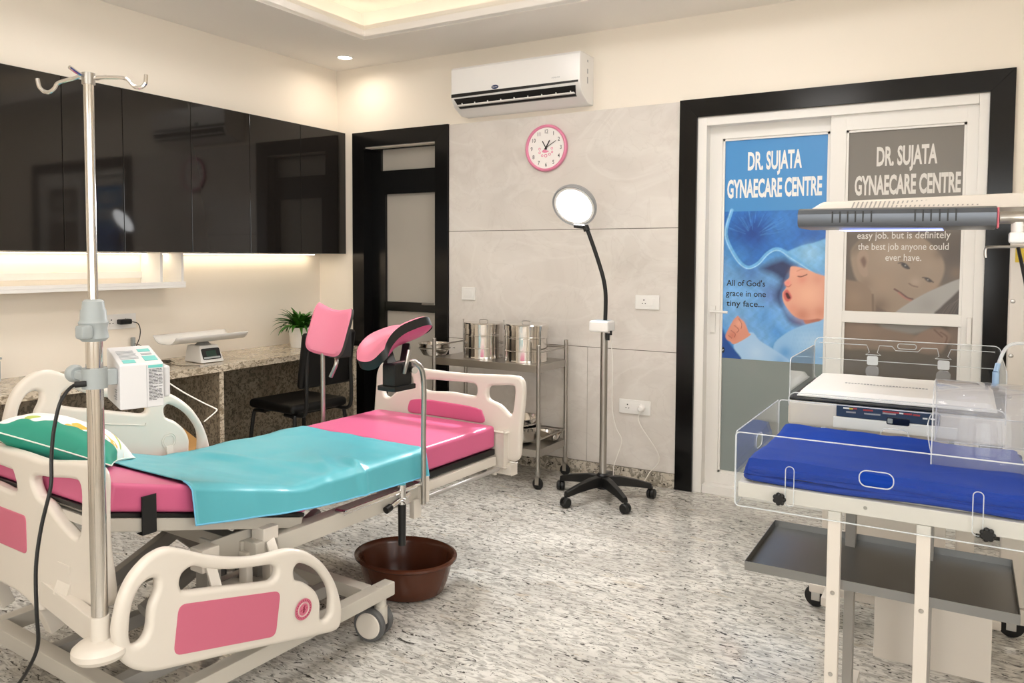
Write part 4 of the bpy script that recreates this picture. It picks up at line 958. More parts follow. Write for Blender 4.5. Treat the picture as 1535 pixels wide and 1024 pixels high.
# near leg rest
sN = .585
tp = pw(634, 562, -.06); bd_ = pw(608, 545.5, -.06)
PN = [B(sN, -.06, .43), B(sN, -.06, .7), B(sN, -.06, tp[2]-.01), B(sN+.035, -.05, bd_[2]-.005), B(sN+.06, -.04, bd_[2]), B(sN+.15, -.035, bd_[2]-.003)]
cN = B(.648, .025, 1.064)
ydir = (B(.5, .0, 1.120)-B(.865, .02, 1.035)).normalized(); zdir = Vector((-.24, .10, .95)); zdir = (zdir-ydir*zdir.dot(ydir)).normalized(); xdir = ydir.cross(zdir)
lrN = leg_rest(PN, None, None, frame_M(cN, xdir, ydir), (.31, .19, .042, .035, .0, .05), 'near leg rest tilted over the bed')
cn = MB(); c0 = B(.70, -.03, .972)
cn.box(c0+Vector((-.035, -.05, -.06)), c0+Vector((.03, .05, .03)), .008).bar(c0+Vector((0, .03, .0)), cN+Vector((.01, .05, -.01)), .03, .03, .004).bar(c0+Vector((0, -.03, .0)), cN+Vector((.0, -.06, -.015)), .04, .03, .004).box(c0+Vector((-.05, -.06, -.075)), c0+Vector((.04, .06, -.055)), .004)
obj('clamp', cn, BLACKP, lrN)
obj('clamp_lever', MB().tube(smooth([c0+Vector((.032, .0, -.01)), c0+Vector((.045, .0, .03)), c0+Vector((.04, .02, .075))], 4, False), .008, 8).cyl(c0+Vector((.03, .05, -.0)), c0+Vector((.06, .03, .0)), .013, 12), BRUSH, lrN)
# far leg rest
sFr = .325
PF = [B(sFr, BWID+.06, .43), B(sFr, BWID+.06, .7), B(sFr, BWID+.06, .90), B(sFr, BWID+.06, .945)]
cF = B(.265, BWID+.06, 1.03)
# pad faces the camera side
zdir = Vector((.42, -.86, .28)).normalized(); ydir = Vector((.10, .20, 1)); ydir = (ydir-zdir*ydir.dot(zdir)).normalized(); xdir = ydir.cross(zdir)
lrF = leg_rest(PF, None, None, frame_M(cF, xdir, ydir), (.225, .19, .042, .03, .032, 0), 'upright far leg rest pad facing the bed head')
cn = MB(); c0 = B(sFr-.06, BWID+.06, .99); cn.box(c0+Vector((-.04, .0, -.08)), c0+Vector((.045, .09, .06)), .01).bar(c0+Vector((.03, .06, .02)), c0+Vector((.02, .02, .10)), .03, .02, .004)
obj('clamp', cn, BLACKP, lrF)
obj('clamp_lever', MB().tube(smooth([c0+Vector((.0, .02, -.06)), c0+Vector((.03, .0, -.10)), c0+Vector((.0, -.01, -.17))], 4, False), .01, 8), BRUSH, lrF)

# ================================================================ SHEET, PILLOW ON THE BED
def sheet():
    bot_px = [(291, 787.5), (340, 780.6), (428, 769), (504, 752.7), (575, 733), (639, 713)]
    bz = [(pw(u, v, -.03)[0], pw(u, v, -.03)[2]) for u, v in bot_px]; bz.sort()
    S0, S1 = bz[0][0], bz[-1][0]
    NS, NT = 90, 60; P = []; H0 = []
    for i in range(NS+1):
        s = S0+(S1-S0)*i/NS; zb = float(np.interp(s, [a for a, _ in bz], [b_ for _, b_ in bz])); row = []
        zt = ztop(s)+.004+(.026*max(0, (s-SB0)/.4) if s > SB0 else 0)*0
        zt = max(ztop(s)+.006, .53+SLOPE*(s-SB0)+.078*1.04+.006 if s > SB0 else 0)
        # smooth the hinge fold
        zt = zt+.010*math.exp(-((s-SB0)/.06)**2)
        Ltop = BWID-.03; drop = zt-zb; tot = Ltop+.04+drop
        for j in range(NT+1):
            t_ = j/NT
            # 0: far edge -> near hem
            if t_ < .62:
                w = BWID+.004-(BWID-.02)*(t_/.62); z = zt
                if t_ < .02: z -= .008
            elif t_ < .76:
                a = (t_-.62)/.14*PI/2; w = .024-.046*math.sin(a); z = zt-.022*(1-math.cos(a))
            else:
                k = (t_-.76)/.24; w = -.022-.016*k; z = zt-.022+(zb-zt+.022)*k
            nn = mnoise.noise(Vector((s*5, w*4, 1.3)))*.010+mnoise.noise(Vector((s*13, w*9, 5)))*.0022
            cr_ = .020*math.exp(-((s-.86+.35*(w-.05))/.018)**2)*max(0, 1-abs(w-.03)/.12)
            cr2 = .011*math.exp(-((s-.98+.6*(w-.05))/.03)**2)*max(0, 1-abs(w-.12)/.25)+.006*math.exp(-((s-1.02-.3*(w-.3))/.035)**2)
            if t_ < .7: z += abs(nn)+cr_+cr2
            else: w -= abs(nn)*1.2+cr_*1.2
            row.append(BW(s, w, z))
        P.append(row); H0.append(row[-1])
    return P
SHP = sheet(); so = SHP[0][30].copy()
sh = thing('bed_sheet', 'teal vinyl sheet draped over the middle of the bed', 'sheet', so)
b = MB(); b.grid([[p-so for p in r] for r in SHP]); me = b.mesh('cloth', 60); cl_o = obj('cloth', me, TEAL, sh)
md = cl_o.modifiers.new('thickness', 'SOLIDIFY'); md.thickness = .0025; md.offset = 1
hem = [r[-1]-so+Vector((.001, -.001, .003)) for r in SHP]
obj('hem', MB().tube(hem, .003, 6), TEALE, sh)
obj('hem', MB().tube([p-so for p in SHP[-1][38:]], .0028, 6), TEALE, sh)
obj('hem', MB().tube([p-so for p in SHP[0][38:]], .0028, 6), TEALE, sh)

def pillow_mat():
    m = bpy.data.materials.new('printed_pillow_cloth'); m.use_nodes = True; nt = m.node_tree; b = nt.nodes['Principled BSDF']
    co = nt.nodes.new('ShaderNodeTexCoord').outputs['Object']
    sep = nt.nodes.new('ShaderNodeSeparateXYZ'); nt.links.new(co, sep.inputs[0])
    n = nz(nt, co, 9, 1.5, (1, .3, .3), .4)
    ma = nt.nodes.new('ShaderNodeMath'); ma.operation = 'MULTIPLY_ADD'; ma.inputs[1].default_value = -.17; ma.inputs[2].default_value = .185
    nt.links.new(n, ma.inputs[0])                       # wavy border height
    gt = nt.nodes.new('ShaderNodeMath'); gt.operation = 'ADD'; tl = nt.nodes.new('ShaderNodeMath'); tl.operation = 'MULTIPLY_ADD'; tl.inputs[1].default_value = -.12; nt.links.new(sep.outputs[0], tl.inputs[0]); nt.links.new(sep.outputs[1], tl.inputs[2])
    nt.links.new(ma.outputs[0], gt.inputs[0]); nt.links.new(tl.outputs[0], gt.inputs[1])
    ff = ramp(nt, gt.outputs[0], [(.0, (1, 1, 1)), (.004, (0, 0, 0))]).outputs[0]
    # oriented so local -y edge is green
    n2 = nz(nt, co, 11, 2, (.6, 1.2, 1), .8)
    og = ramp(nt, n2, [(.60, (0, 0, 0)), (.612, (1, 1, 1))]).outputs[0]
    n3 = nz(nt, co, 16, 1, (1, 1, 1), .3)
    gg = ramp(nt, n3, [(.69, (0, 0, 0)), (.70, (1, 1, 1))]).outputs[0]
    c = mixc(nt, og, lin((240, 238, 232))+(1,), lin((236, 176, 70))+(1,))
    c = mixc(nt, gg, c, lin((176, 190, 90))+(1,))
    c = mixc(nt, ff, c, lin((22, 136, 112))+(1,))
    nt.links.new(c, b.inputs['Base Color']); b.inputs['Roughness'].default_value = .6; return m
def pillow():
    n = 34; L, Wd, H = .37, .35, .082
    T_, Bt = [], []
    for i in range(n+1):
        u = -1+2*i/n; a, c = [], []
        for j in range(n+1):
            v = -1+2*j/n
            pin = 1-.10*(1-abs(u)**2)*abs(v)**3; pin2 = 1-.10*(1-abs(v)**2)*abs(u)**3
            x = u*L/2*pin2; y = v*Wd/2*pin
            h = H*((1-abs(u)**2.4)*(1-abs(v)**2.4))**.55
            wr = .004*mnoise.noise(Vector((x*14, y*14, 2)))*min(1, h/H*2)
            a.append((x, y, h+wr)); c.append((x, y, -h*.75))
        T_.append(a); Bt.append(c)
    return T_, Bt
T_, Bt = pillow()
b = MB(); b.grid(T_); b.grid(Bt, True); bmesh.ops.remove_doubles(b.bm, verts=b.bm.verts, dist=1e-5)
tip = oz(192, 703, .765)
ang = math.atan(SLOPE)
# long side across the bed (w), pillow resting on the raised back cushion
ctr = BW(1.64, .50, .53+SLOPE*(1.64-SB0)+.081+.062)
xax = (BAX*.75+BCR*.66).normalized(); nrm = (Vector((0, 0, 1))*math.cos(ang)+BAX*math.sin(ang)).normalized()
xax = (xax-nrm*xax.dot(nrm)).normalized(); xax = (xax*math.cos(.16)-nrm*math.sin(.16)).normalized(); yax = nrm.cross(xax).normalized()
ctr = ctr-nrm*.020-xax*.02
pw_o = obj('pillow', b, pillow_mat())
pw_o.matrix_world = frame_M(ctr, xax, yax); tag(pw_o, 'white pillow with green border and orange print at the bed head', 'pillow')
ring = [(0, j) for j in range(34)]+[(i, 34) for i in range(34)]+[(34, 34-j) for j in range(34)]+[(34-i, 0) for i in range(34)]
obj('piping', MB().tube([T_[i][j] for i, j in ring], .0022, 6, True), mat('pillow_piping', (214, 226, 214), .6, var=.02), pw_o)

# ================================================================ DRIP STAND, PUMP, CABLE
pp = BW(SP, WP, 0)
iv = thing('drip_stand', 'tall chrome drip stand with double hooks at the bed head corner', 'drip stand', (pp.x, pp.y, .5005))
z_ = lambda z: z-.5005
obj('lower_tube', MB().cyl((0, 0, 0), (0, 0, z_(1.29)), .0195, 28), STEEL, iv)
obj('upper_tube', MB().cyl((0, 0, z_(1.29)), (0, 0, z_(1.84)), .0115, 20), STEEL, iv)
def dep(u, v, D): r_ = ray(u, v); return CAM+r_*D
Dp = (Vector((pp.x, pp.y, 1.2))-CAM).dot(_F)
kz = dep(138, 482, Dp).z
obj('height_knob', MB().lathe([(0, -.048), (.026, -.048), (.034, -.04), (.030, -.018), (.034, -.002), (.030, .006), (.029, .028), (.026, .032), (.024, .05), (.018, .055), (0, .055)], 24, Matrix.Translation((0, 0, z_(kz)))).box((.0, -.05, z_(kz)-.04), (.035, -.02, z_(kz)-.005), .008), GREYPL, iv)
def hook(pts):
    P = [dep(u, v, (Vector((pp.x, pp.y, 1.83))-CAM).dot(_F)) for u, v in pts]; return [p-Vector((pp.x, pp.y, .5005)) for p in P]
for pts in ([(134, 117), (122, 114), (112, 117), (88, 124), (82, 132), (74, 138), (66, 137), (59, 130), (56, 118)], [(140, 117), (150, 116), (170, 116), (186, 117), (193, 121), (199, 128), (206, 131), (213, 130), (218, 124), (219, 112)]):
    o = obj('hook', MB().tube(smooth(hook(pts), 5, False), .0048, 8), STEEL, iv)
hz = z_(1.838)
for sgn in (1, -1):
    d_ = Vector((_F.x, _F.y, 0)).normalized()*sgn+Vector((_R.x, _R.y, 0))*.35*sgn
    obj('hook_stub', MB().tube(smooth([Vector((0, 0, hz-.006)), d_*.025+Vector((0, 0, hz-.003)), d_*.05+Vector((0, 0, hz+.007))], 4, False), .0045, 8), STEEL, iv)
obj('hook_collar', MB().cyl((0, 0, z_(1.815)), (0, 0, z_(1.842)), .015, 20), BRUSH, iv)

PA = math.radians(70)
pc = dep(180, 616, Dp+.02)               # front-left-bottom corner
pump = thing('infusion_pump', 'white infusion pump with teal label clamped to the drip stand', 'medical pump', pc, PA)
wpx = .105; hp = dep(180, 548, Dp+.02).z-pc.z
dpt = .13
rise = .034
obj('body', MB().hexa([(0, 0, 0), (wpx, 0, 0), (wpx, dpt, .012), (0, dpt, .012), (0, 0, hp), (wpx, 0, hp), (wpx, dpt, hp+rise), (0, dpt, hp+rise)], .004), PUMPW, pump)
MT = Matrix.Translation((0, 0, hp)) @ Matrix.Rotation(math.atan(rise/dpt), 4, 'X') @ Matrix.Translation((0, 0, -hp))
obj('rear_block', MB().box((.012, dpt+.0005, .03), (wpx*.9, dpt+.05, hp+rise-.006), .01, 3), PUMPW, pump)
obj('pump_door', MB().box((wpx+.0005, .012, .02), (wpx+.02, dpt-.02, hp-.01), .008, 3), PUMPW, pump)
obj('front_seam', box1((wpx*.60, -.0008, .002), (wpx*.605, .0, hp-.004)), INKL, pump)
lb = obj('label_band', box1((wpx*.64, -.0012, hp*.90), (wpx*.97, -.0002, hp*.965)), PUMPT, pump)
tx = MB()
random.seed(3)
for k in range(22):
    z0 = hp*.86-k*hp*.033
    x_ = wpx*.65
    while x_ < wpx*.95:
        l_ = random.uniform(.004, .012); l_ = min(l_, wpx*.96-x_); tx.box((x_, -.0012, z0), (x_+l_, -.0004, z0+.0014)); x_ += l_+.0016
        if random.random() < .06: break
o = obj('printed_lines', tx, INK, pump); o['kind'] = 'stuff'
for k, bx_ in enumerate((((wpx*.12, .012, hp+.0002), (wpx*.4, .032, hp+.0011)), ((wpx*.62, .02, hp+.0002), (wpx*.92, .052, hp+.0011)), ((wpx*.62, .085, hp+.0002), (wpx*.9, .105, hp+.0011)))):
    obj('teal_sticker', MB().box(*bx_, M=MT), PUMPT, pump)
tx = MB()
for k in range(7): tx.box((wpx*.12, .04+k*.009, hp+.0002), (wpx*(.5+.05*random.random()), .043+k*.009, hp+.0009), M=MT)
for k in range(5): tx.box((-.001, .025, hp*.2+k*.006), (-.0002, .025+.03*random.random()+.01, hp*.2+k*.006+.003))
tx.box((wpx*.64, .062, hp+.0002), (wpx*.88, .074, hp+.0009), M=MT)
o = obj('printed_lines', tx, INKL, pump); o['kind'] = 'stuff'
inv = Matrix.Rotation(-PA, 4, 'Z')
lp = inv @ (Vector((pp.x, pp.y, 0))-Vector((pc.x, pc.y, 0)))      # pole in pump frame
zc = dep(140, 567, Dp).z-pc.z
obj('pole_clamp', MB().lathe([(.0202, -.025), (.029, -.025), (.029, .025), (.0202, .025), (.0202, -.025)], 28, Matrix.Translation((lp.x, lp.y, zc))).box((min(lp.x+.024, -.002), lp.y-.012, zc-.02), (.0, lp.y+.02, zc+.02), .003) if lp.y > 0 else MB().lathe([(.0202, -.025), (.029, -.025), (.029, .025), (.0202, .025), (.0202, -.025)], 28, Matrix.Translation((lp.x, lp.y, zc))).bar((lp.x+.02, lp.y+.01, zc), (.005, .03, zc), .02, .03, .003), GREYPL, pump)
kl = inv @ (dep(112, 560, Dp+.01)-pc)
obj('clamp_knob', MB().lathe([(0, -.012), (.019, -.012), (.022, -.004), (.022, .004), (.017, .012), (0, .012)], 24, Matrix.Translation(kl) @ Matrix.Rotation(math.radians(20), 4, 'Z') @ Matrix.Rotation(PI/2, 4, 'X')).bar(kl, (lp.x-.018, lp.y, zc+.004), .02, .022, .004), GREYPL, pump)
wr = [dep(u, v, d_) for u, v, d_ in ((247, 570, Dp+.10), (275, 588, Dp+.14), (305, 604, Dp+.18), (322, 612, Dp+.2), (325, 615, Dp+.2), (318, 622, Dp+.2), (306, 632, Dp+.2))]
obj('wire_bail', MB().tube([inv @ (p-pc) for p in smooth(wr, 5, False)], .0018, 6), WIREW, pump)
cab = [dep(130, 575, Dp-.02), dep(112, 577, Dp-.03)]+[dep(u, v, D_) for u, v, D_ in ((98, 590, Dp-.06), (88, 610, Dp-.09), (80, 650, Dp-.12), (77, 690, Dp-.14), (76, 730, Dp-.15), (62, 790, Dp-.16), (54, 850, Dp-.17), (55, 920, Dp-.18), (57, 965, Dp-.18), (44, 1000, Dp-.18), (20, 1035, Dp-.16), (-20, 1075, Dp-.12))]
e_ = cab[-1]; cab += [Vector((e_.x-.05, e_.y+.1, .06)), Vector((e_.x-.1, e_.y+.25, .006)), Vector((e_.x-.3, e_.y+.5, .006))]
co_ = cab[-2].copy(); co_.z = 0
t = thing('pump_power_cord', 'black power cord hanging from the pump past the headboard', 'cord', co_)  # the infusion pump's own power cord
obj('cord', MB().tube([p-co_ for p in smooth(cab, 6, False)], .0042, 8), WIREK, t)
obj('cord_plug', MB().cyl(cab[0]-co_, cab[1]-co_, .0075, 12), BLACKR, t)

# ================================================================ ON AND UNDER THE COUNTER
# baby scale
sc = oz(307, 541, ZT)
t = thing('baby_scale', 'white baby weighing scale with a curved tray on the counter', 'scale', (-4.10, 3.215, ZT), math.radians(-6))
body = MB().hexa([(-.09, -.075, .002), (.10, -.075, .002), (.10, .085, .002), (-.09, .085, .002), (-.08, -.06, .105), (.055, -.06, .105), (.055, .07, .105), (-.08, .07, .105)], .008)
obj('body', body, SCALEW, t)
Ms = frame_M((.0795, .005, .054), (0, 1, 0), (-.045, 0, .103))
obj('display_panel', plate([rrect(-.062, -.036, .062, .036, .01)], .003, .001, Ms), SCREEN, t)
obj('display_window', plate([rrect(-.034, -.018, .034, .02, .003)], .0042, .0005, Ms), LCD, t)
kb = plate([rrect(-.056, -.031, .056, -.019, .003)], .0042, .0005, Ms)
obj('key_strip', kb, GREYPL, t)
obj('tray_post', MB().lathe([(0, .105), (.05, .105), (.035, .118), (.025, .128), (0, .128)], 20), mat('scale_grey', (150, 148, 144), .5, var=.02), t)
tr = []
for i in range(25):
    y = -.25+.49*i/24; row = []
    for j in range(17):
        v = -1+2*j/16; row.append((v*.125+.0, y, .130+.045*abs(v)**4+.002))
    tr.append(row)
b = MB(); b.grid(tr); o = obj('weighing_tray', b, SCALEW, t); o.rotation_euler = (math.radians(.6), 0, 0)
md = o.modifiers.new('thickness', 'SOLIDIFY'); md.thickness = .005; md.offset = 1
# its tangled grey lead
random.seed(5)
q = oz(262, 530, ZT)
pts = []
for k in range(46):
    a = k*.75; r = .028+.022*math.sin(k*1.3)
    pts.append(Vector((-4.20+r*math.cos(a)*.8+random.uniform(-.01, .01), 2.98+r*1.5*math.sin(a)+k*.0006, ZT+.004+.010*(1+math.sin(k*2.1)))))
pts = [Vector((-4.37, 2.93, ZT+.12)), Vector((-4.33, 2.95, ZT+.11)), Vector((-4.27, 2.98, ZT+.05)), Vector((-4.22, 3.0, ZT+.015))]+pts+[Vector((-4.10, 3.0, ZT+.005)), Vector((-3.98, 3.02, ZT+.0035)), Vector((-3.93, 3.06, ZT+.0035))]
base_ = Vector((-4.20, 2.98, ZT))
t = thing('scale_lead', 'thin dark lead tangled on the counter beside the baby scale', 'cable', base_)
obj('lead', MB().tube([p-base_ for p in smooth(pts, 4, False)], .0022, 6), WIREG, t)
obj('lead_plug', box1((-.19, -.06, .10), (-.165, -.04, .16), .004), GREYPL, t)
# potted plant
pt = oz(451, 520, ZT)
t = thing('potted_plant', 'leafy green plant in a white pot on the counter end', 'plant', (-4.165, oz(448, 518.5, ZT).y-.05, ZT))
obj('pot', MB().lathe([(0, 0), (.062, 0), (.066, .006), (.078, .115), (.083, .13), (.084, .145), (.077, .145), (.074, .128), (0, .128)], 36), POTW, t)
obj('soil', MB().lathe([(0, .131), (.04, .133), (.074, .1285)], 20), SOIL, t)
lf = MB(); random.seed(11)
for k in range(96):
    a = k*2.399+random.uniform(-.2, .2); tier = random.random(); L = random.uniform(.17, .235)*(1-.12*tier); el = .55+.95*tier; w0 = random.uniform(.013, .020)
    P = []; dirh = Vector((math.cos(a), math.sin(a), 0)); side = Vector((-math.sin(a), math.cos(a), 0)); pos = dirh*.015+Vector((0, 0, .13)); e = el
    for i in range(8):
        f = i/7; w = w0*math.sin(PI*min(1, .12+.88*f))**.8*(1-f*.25) if i < 7 else .0006
        P.append([pos+side*w, pos-Vector((0, 0, w*.35)), pos-side*w]); pos = pos+(dirh*math.cos(e)+Vector((0, 0, math.sin(e))))*(L/7); e -= .17+.1*(1-tier)
    lf.grid([[tuple(x) for x in r] for r in P])
o = obj('foliage', lf, LEAF, t); o['kind'] = 'stuff'
# chair
ch = thing('office_chair', 'black vinyl visitor chair with tubular legs at the counter', 'chair', (-3.73, 3.66, 0), math.radians(-6))
obj('seat', MB().box((-.235, -.225, .425), (.215, .225, .485), .028, 4), BLACKV, ch)
MBk = Matrix.Translation((.235, 0, .50)) @ Matrix.Rotation(math.radians(9), 4, 'Y')
obj('backrest', MB().box((-.03, -.205, .09), (.02, .205, .44), .022, 4, MBk), BLACKV, ch)
for sy in (-1, 1):
    obj('back_post', MB().tube(smooth([(.13, sy*.175, .418), (.24, sy*.175, .42), (.285, sy*.18, .45), (.295, sy*.18, .55), (.29, sy*.175, .72), (.30, sy*.17, .86)], 4, False), .012, 10), BLACKP, ch)
for sx in (-1, 1):
    for sy in (-1, 1):
        obj('leg', MB().tube(smooth([(sx*.10, sy*.19, .413), (sx*.185, sy*.195, .41), (sx*.205, sy*.2, .385), (sx*.225, sy*.215, .2), (sx*.24, sy*.225, .004)], 4, False), .0125, 10), BLACKP, ch)
obj('seat_frame', MB().bar((-.12, -.19, .413), (-.12, .19, .413), .02, .02).bar((.12, -.19, .413), (.12, .19, .413), .02, .02).bar((-.12, 0, .413), (.12, 0, .413), .02, .016), BLACKP, ch)
# tan dustpan leaning under the counter
dq = ox(287, 640, -4.0)
t = thing('dustpan', 'tan plastic dustpan with a thin handle under the counter', 'dustpan', (-3.93, 2.88, 0), math.radians(8))
obj('pan', MB().hexa([(-.12, -.12, .33), (.10, -.13, .27), (.10, .13, .27), (-.12, .12, .33), (-.14, -.13, .42), (.09, -.14, .29), (.09, .14, .29), (-.14, .13, .42)], .01).box((-.10, -.10, .0), (.02, .10, .30), .02), TAN, t)
obj('handle', MB().cyl((-.05, -.10, .36), (-.10, -.125, .58), .009, 10), mat('pale_stick', (224, 196, 140), .5, var=.05), t)
obj('hang_hole', MB().lathe([(0, 0), (.014, 0), (.014, .002), (0, .002)], 14, frame_M((0.0, .03, .367), (.9, 0, -.42), (0, 1, 0))), BLACKP, t)

# ================================================================ BASIN
t = thing('basin', 'brown plastic wash basin on the floor under the bed', 'basin', (-2.01, 2.57, 0))
obj('bowl', MB().lathe([(0, .004), (.11, .004), (.135, .002), (.15, .012), (.165, .05), (.178, .10), (.186, .135), (.196, .142), (.203, .146), (.203, .154), (.192, .158), (.183, .152), (.175, .135), (.16, .06), (.145, .02), (.125, .012), (0, .012)], 56, None, 1.11, .96), BROWN, t)

# ================================================================ INSTRUMENT TROLLEY
TX, TY = -2.59, 4.29
tr = thing('instrument_trolley', 'two tier stainless steel instrument trolley against the tiled wall', 'trolley', (TX, TY, 0))
hx, hy = .385, .185
for sx in (-1, 1):
    for sy in (-1, 1):
        obj('post', MB().cyl((sx*hx, sy*hy, .10), (sx*hx, sy*hy, .87), .0125, 18).ball((sx*hx, sy*hy, .872), .0135, (1, 1, .5)), BRUSH, tr)
        cs = obj('castor', MB().lathe([(0, .115), (.017, .115), (.019, .10), (.015, .085), (.012, .08), (0, .08)], 16).box((-.013, -.016, .03), (.013, -.012, .085), .001).box((-.013, .012, .03), (.013, .016, .085), .001).box((-.013, -.016, .076), (.013, .016, .082), .001), BRUSH, tr, (sx*hx, sy*hy, 0))
        obj('wheel', MB().lathe([(0, -.0105), (.022, -.0105), (.033, -.008), (.035, 0), (.033, .008), (.022, .0105), (0, .0105)], 24, Matrix.Translation((.0, 0, .0352)) @ Matrix.Rotation(PI/2, 4, 'X')), BLACKR, cs)
for name, z in (('top_shelf', .752), ('lower_shelf', .238)):
    b = MB(); b.box((-hx, -hy, z-.003), (hx, hy, z)); b.box((-hx, -hy-.003, z-.045), (hx, -hy, z), .001).box((-hx, hy, z-.045), (hx, hy+.003, z), .001).box((-hx-.003, -hy, z-.045), (-hx, hy, z), .001).box((hx, -hy, z-.045), (hx+.003, hy, z), .001)
    obj(name, b, BRUSH, tr)
for z in (.83, .30):
    for a, b_ in (((-hx, hy, z), (hx, hy, z)), ((-hx, -hy, z), (-hx, hy, z)), ((hx, -hy, z), (hx, hy, z))): obj('guard_rail', MB().cyl(a, b_, .005, 10), BRUSH, tr)
obj('bowl_ring', MB().tube([(-hx-.115+.105*math.cos(a), -.02+.105*math.sin(a), .79) for a in np.linspace(0, 2*PI, 41)[:-1]], .004, 8, True).cyl((-hx-.012, .05, .79), (-hx, .05, .79), .004), BRUSH, tr)
bowl_prof = lambda R, H: [(0, 0), (R*.5, 0), (R*.75, H*.12), (R*.93, H*.5), (R, H), (R*1.06, H*1.02), (R*1.06, H*1.05), (R*.97, H*1.03), (R*.9, H*.52), (R*.72, H*.16), (R*.48, H*.04), (0, H*.04)]
o = obj('steel_bowl', MB().lathe(bowl_prof(.104, .085), 40), STEEL, None, (TX-hx-.115, TY-.02, .735)); tag(o, 'round steel bowl in the ring at the trolley end', 'bowl')
def drum(x, y, r, h, label):
    d = thing('sterilizing_drum', label, 'steel drum', (x, y, .7525), 0, 'steel sterilizing drums')
    obj('body', MB().lathe([(0, 0), (r, 0), (r, .012), (r*.985, .016), (r*.985, h*.62), (r, h*.63), (r, h*.66), (r*.985, h*.67), (r*.985, h*.86), (0, h*.86)], 48), STEEL, d)
    obj('lid', MB().lathe([(r*.99, h*.83), (r*1.01, h*.83), (r*1.01, h*.955), (r*.97, h*.985), (0, h)], 48), STEEL, d)
    obj('lid_knob', MB().tube(smooth([(-.03, 0, h*.992), (-.025, 0, h+.012), (.025, 0, h+.012), (.03, 0, h*.992)], 4, False), .003, 8), BRUSH, d)
    obj('band', MB().tube([(r*1.0*math.cos(a), r*1.0*math.sin(a), h*.30) for a in np.linspace(0, 2*PI, 49)[:-1]], .0025, 6, True), STEEL, d)
    obj('side_latch', MB().cyl((-r*.98, -.05, .02), (-r*.98, -.05, h+.008), .003, 8).ball((-r*.98, -.05, h+.012), .005), BRUSH, d)
drum(TX-.113, TY-.015, .127, .232, 'polished steel drum on the trolley, left of the pair')
drum(TX+.208, TY-.02, .138, .238, 'polished steel drum on the trolley, right of the pair')
o = obj('steel_bowl', MB().lathe(bowl_prof(.138, .105), 44), STEEL, None, (TX+.165, TY-.04, .239)); tag(o, 'deep steel bowl on the lower trolley shelf', 'bowl')
o = obj('steel_bowl', MB().lathe(bowl_prof(.128, .11), 44), STEEL, None, (TX+.165, TY-.04, .285)); tag(o, 'steel bowl nested on top of the deep lower shelf bowl', 'bowl')
kd = MB(); n = 40; rows = []
for (sc_, z) in ((0.0, .006), (.70, .004), (.86, .02), (.97, .05), (1.03, .053), (1.03, .056), (.93, .053), (.82, .024), (.66, .009), (0.0, .008)):
    row = []
    for k in range(n+1):
        a = 2*PI*k/n; x = .125*math.cos(a); y = .062*math.sin(a)+.05*(x/.125)**2-.02
        row.append((x*sc_, y*sc_, z))
    rows.append(row)
kd.grid(rows); bmesh.ops.recalc_face_normals(kd.bm, faces=kd.bm.faces)
o = obj('kidney_tray', kd, STEEL, None, (TX+.312, TY+.115, .239)); o.rotation_euler = (0, 0, math.radians(150)); o.scale = (.85, .85, .9); tag(o, 'kidney shaped steel tray on the lower trolley shelf', 'tray')

# ================================================================ EXAMINATION LAMP
lx, ly = -1.80, 4.15
el = thing('examination_lamp', 'white ring examination lamp on black five star castor base', 'lamp', (lx, ly, 0))
angs = [math.atan2(p.y-ly, p.x-lx) for p in (oz(843, 762), oz(952, 765), oz(967, 737), oz(824, 733))]
a0 = angs[0]
for k in range(5):
    a = a0+k*2*PI/5; d_ = Vector((math.cos(a), math.sin(a), 0)); sd_ = Vector((-d_.y, d_.x, 0))
    P = []
    for f, h0, h1, w in ((.02, .075, .135, .032), (.10, .078, .132, .026), (.20, .07, .112, .021), (.285, .058, .088, .019)):
        P.append([d_*f+sd_*w+Vector((0, 0, h0)), d_*f-sd_*w+Vector((0, 0, h0)), d_*f-sd_*w*.7+Vector((0, 0, h1)), d_*f+sd_*w*.7+Vector((0, 0, h1)), d_*f+sd_*w+Vector((0, 0, h0))])
    b = MB(); b.grid([[tuple(x) for x in r] for r in P]); bb = b.bm; bmesh.ops.remove_doubles(bb, verts=bb.verts, dist=1e-6); bmesh.ops.holes_fill(bb, edges=[e for e in bb.edges if e.is_boundary]); bmesh.ops.recalc_face_normals(bb, faces=bb.faces)
    bmesh.ops.bevel(bb, geom=list(bb.edges), offset=.005, segments=2, profile=.5, affect='EDGES')
    arm = obj('base_arm', b, BLACKP, el)
    e_ = d_*.285
    obj('castor_wheel', MB().cyl(tuple(e_+Vector((0, 0, .05))), tuple(e_+Vector((0, 0, .07))), .008, 10).lathe([(0, -.024), (.022, -.024), (.028, -.018), (.0285, -.003), (.02, 0), (.0285, .003), (.028, .018), (.022, .024), (0, .024)], 24, Matrix.Translation(e_+Vector((0, 0, .0286))) @ Matrix.Rotation(a+.5*k, 4, 'Z') @ Matrix.Rotation(PI/2, 4, 'X')), BLACKP, arm)
obj('base_hub', MB().lathe([(0, .06), (.034, .06), (.04, .075), (.038, .14), (.026, .15), (0, .15)], 24), BLACKP, el)
zbx = oy(901, 497, ly).z
obj('pole', MB().cyl((0, 0, .15), (0, 0, zbx), .021, 24), BRUSH, el)
cbx = MB().box((-.075, -.055, zbx), (.045, .055, zbx+.065), .012, 3); obj('control_box', cbx, WHITEPL, el)
obj('control_panel', box1((-.06, -.04, zbx+.0652), (.03, .04, zbx+.0665), .0005), mat('pale_blue_panel', (196, 210, 222), .4, var=.02), el)
obj('lock_knob', MB().cyl((.035, -.03, zbx-.005), (.035, -.03, zbx-.045), .011, 12).cyl((.05, -.02, zbx+.01), (.05, -.02, zbx-.015), .007, 10), BLACKP, el)
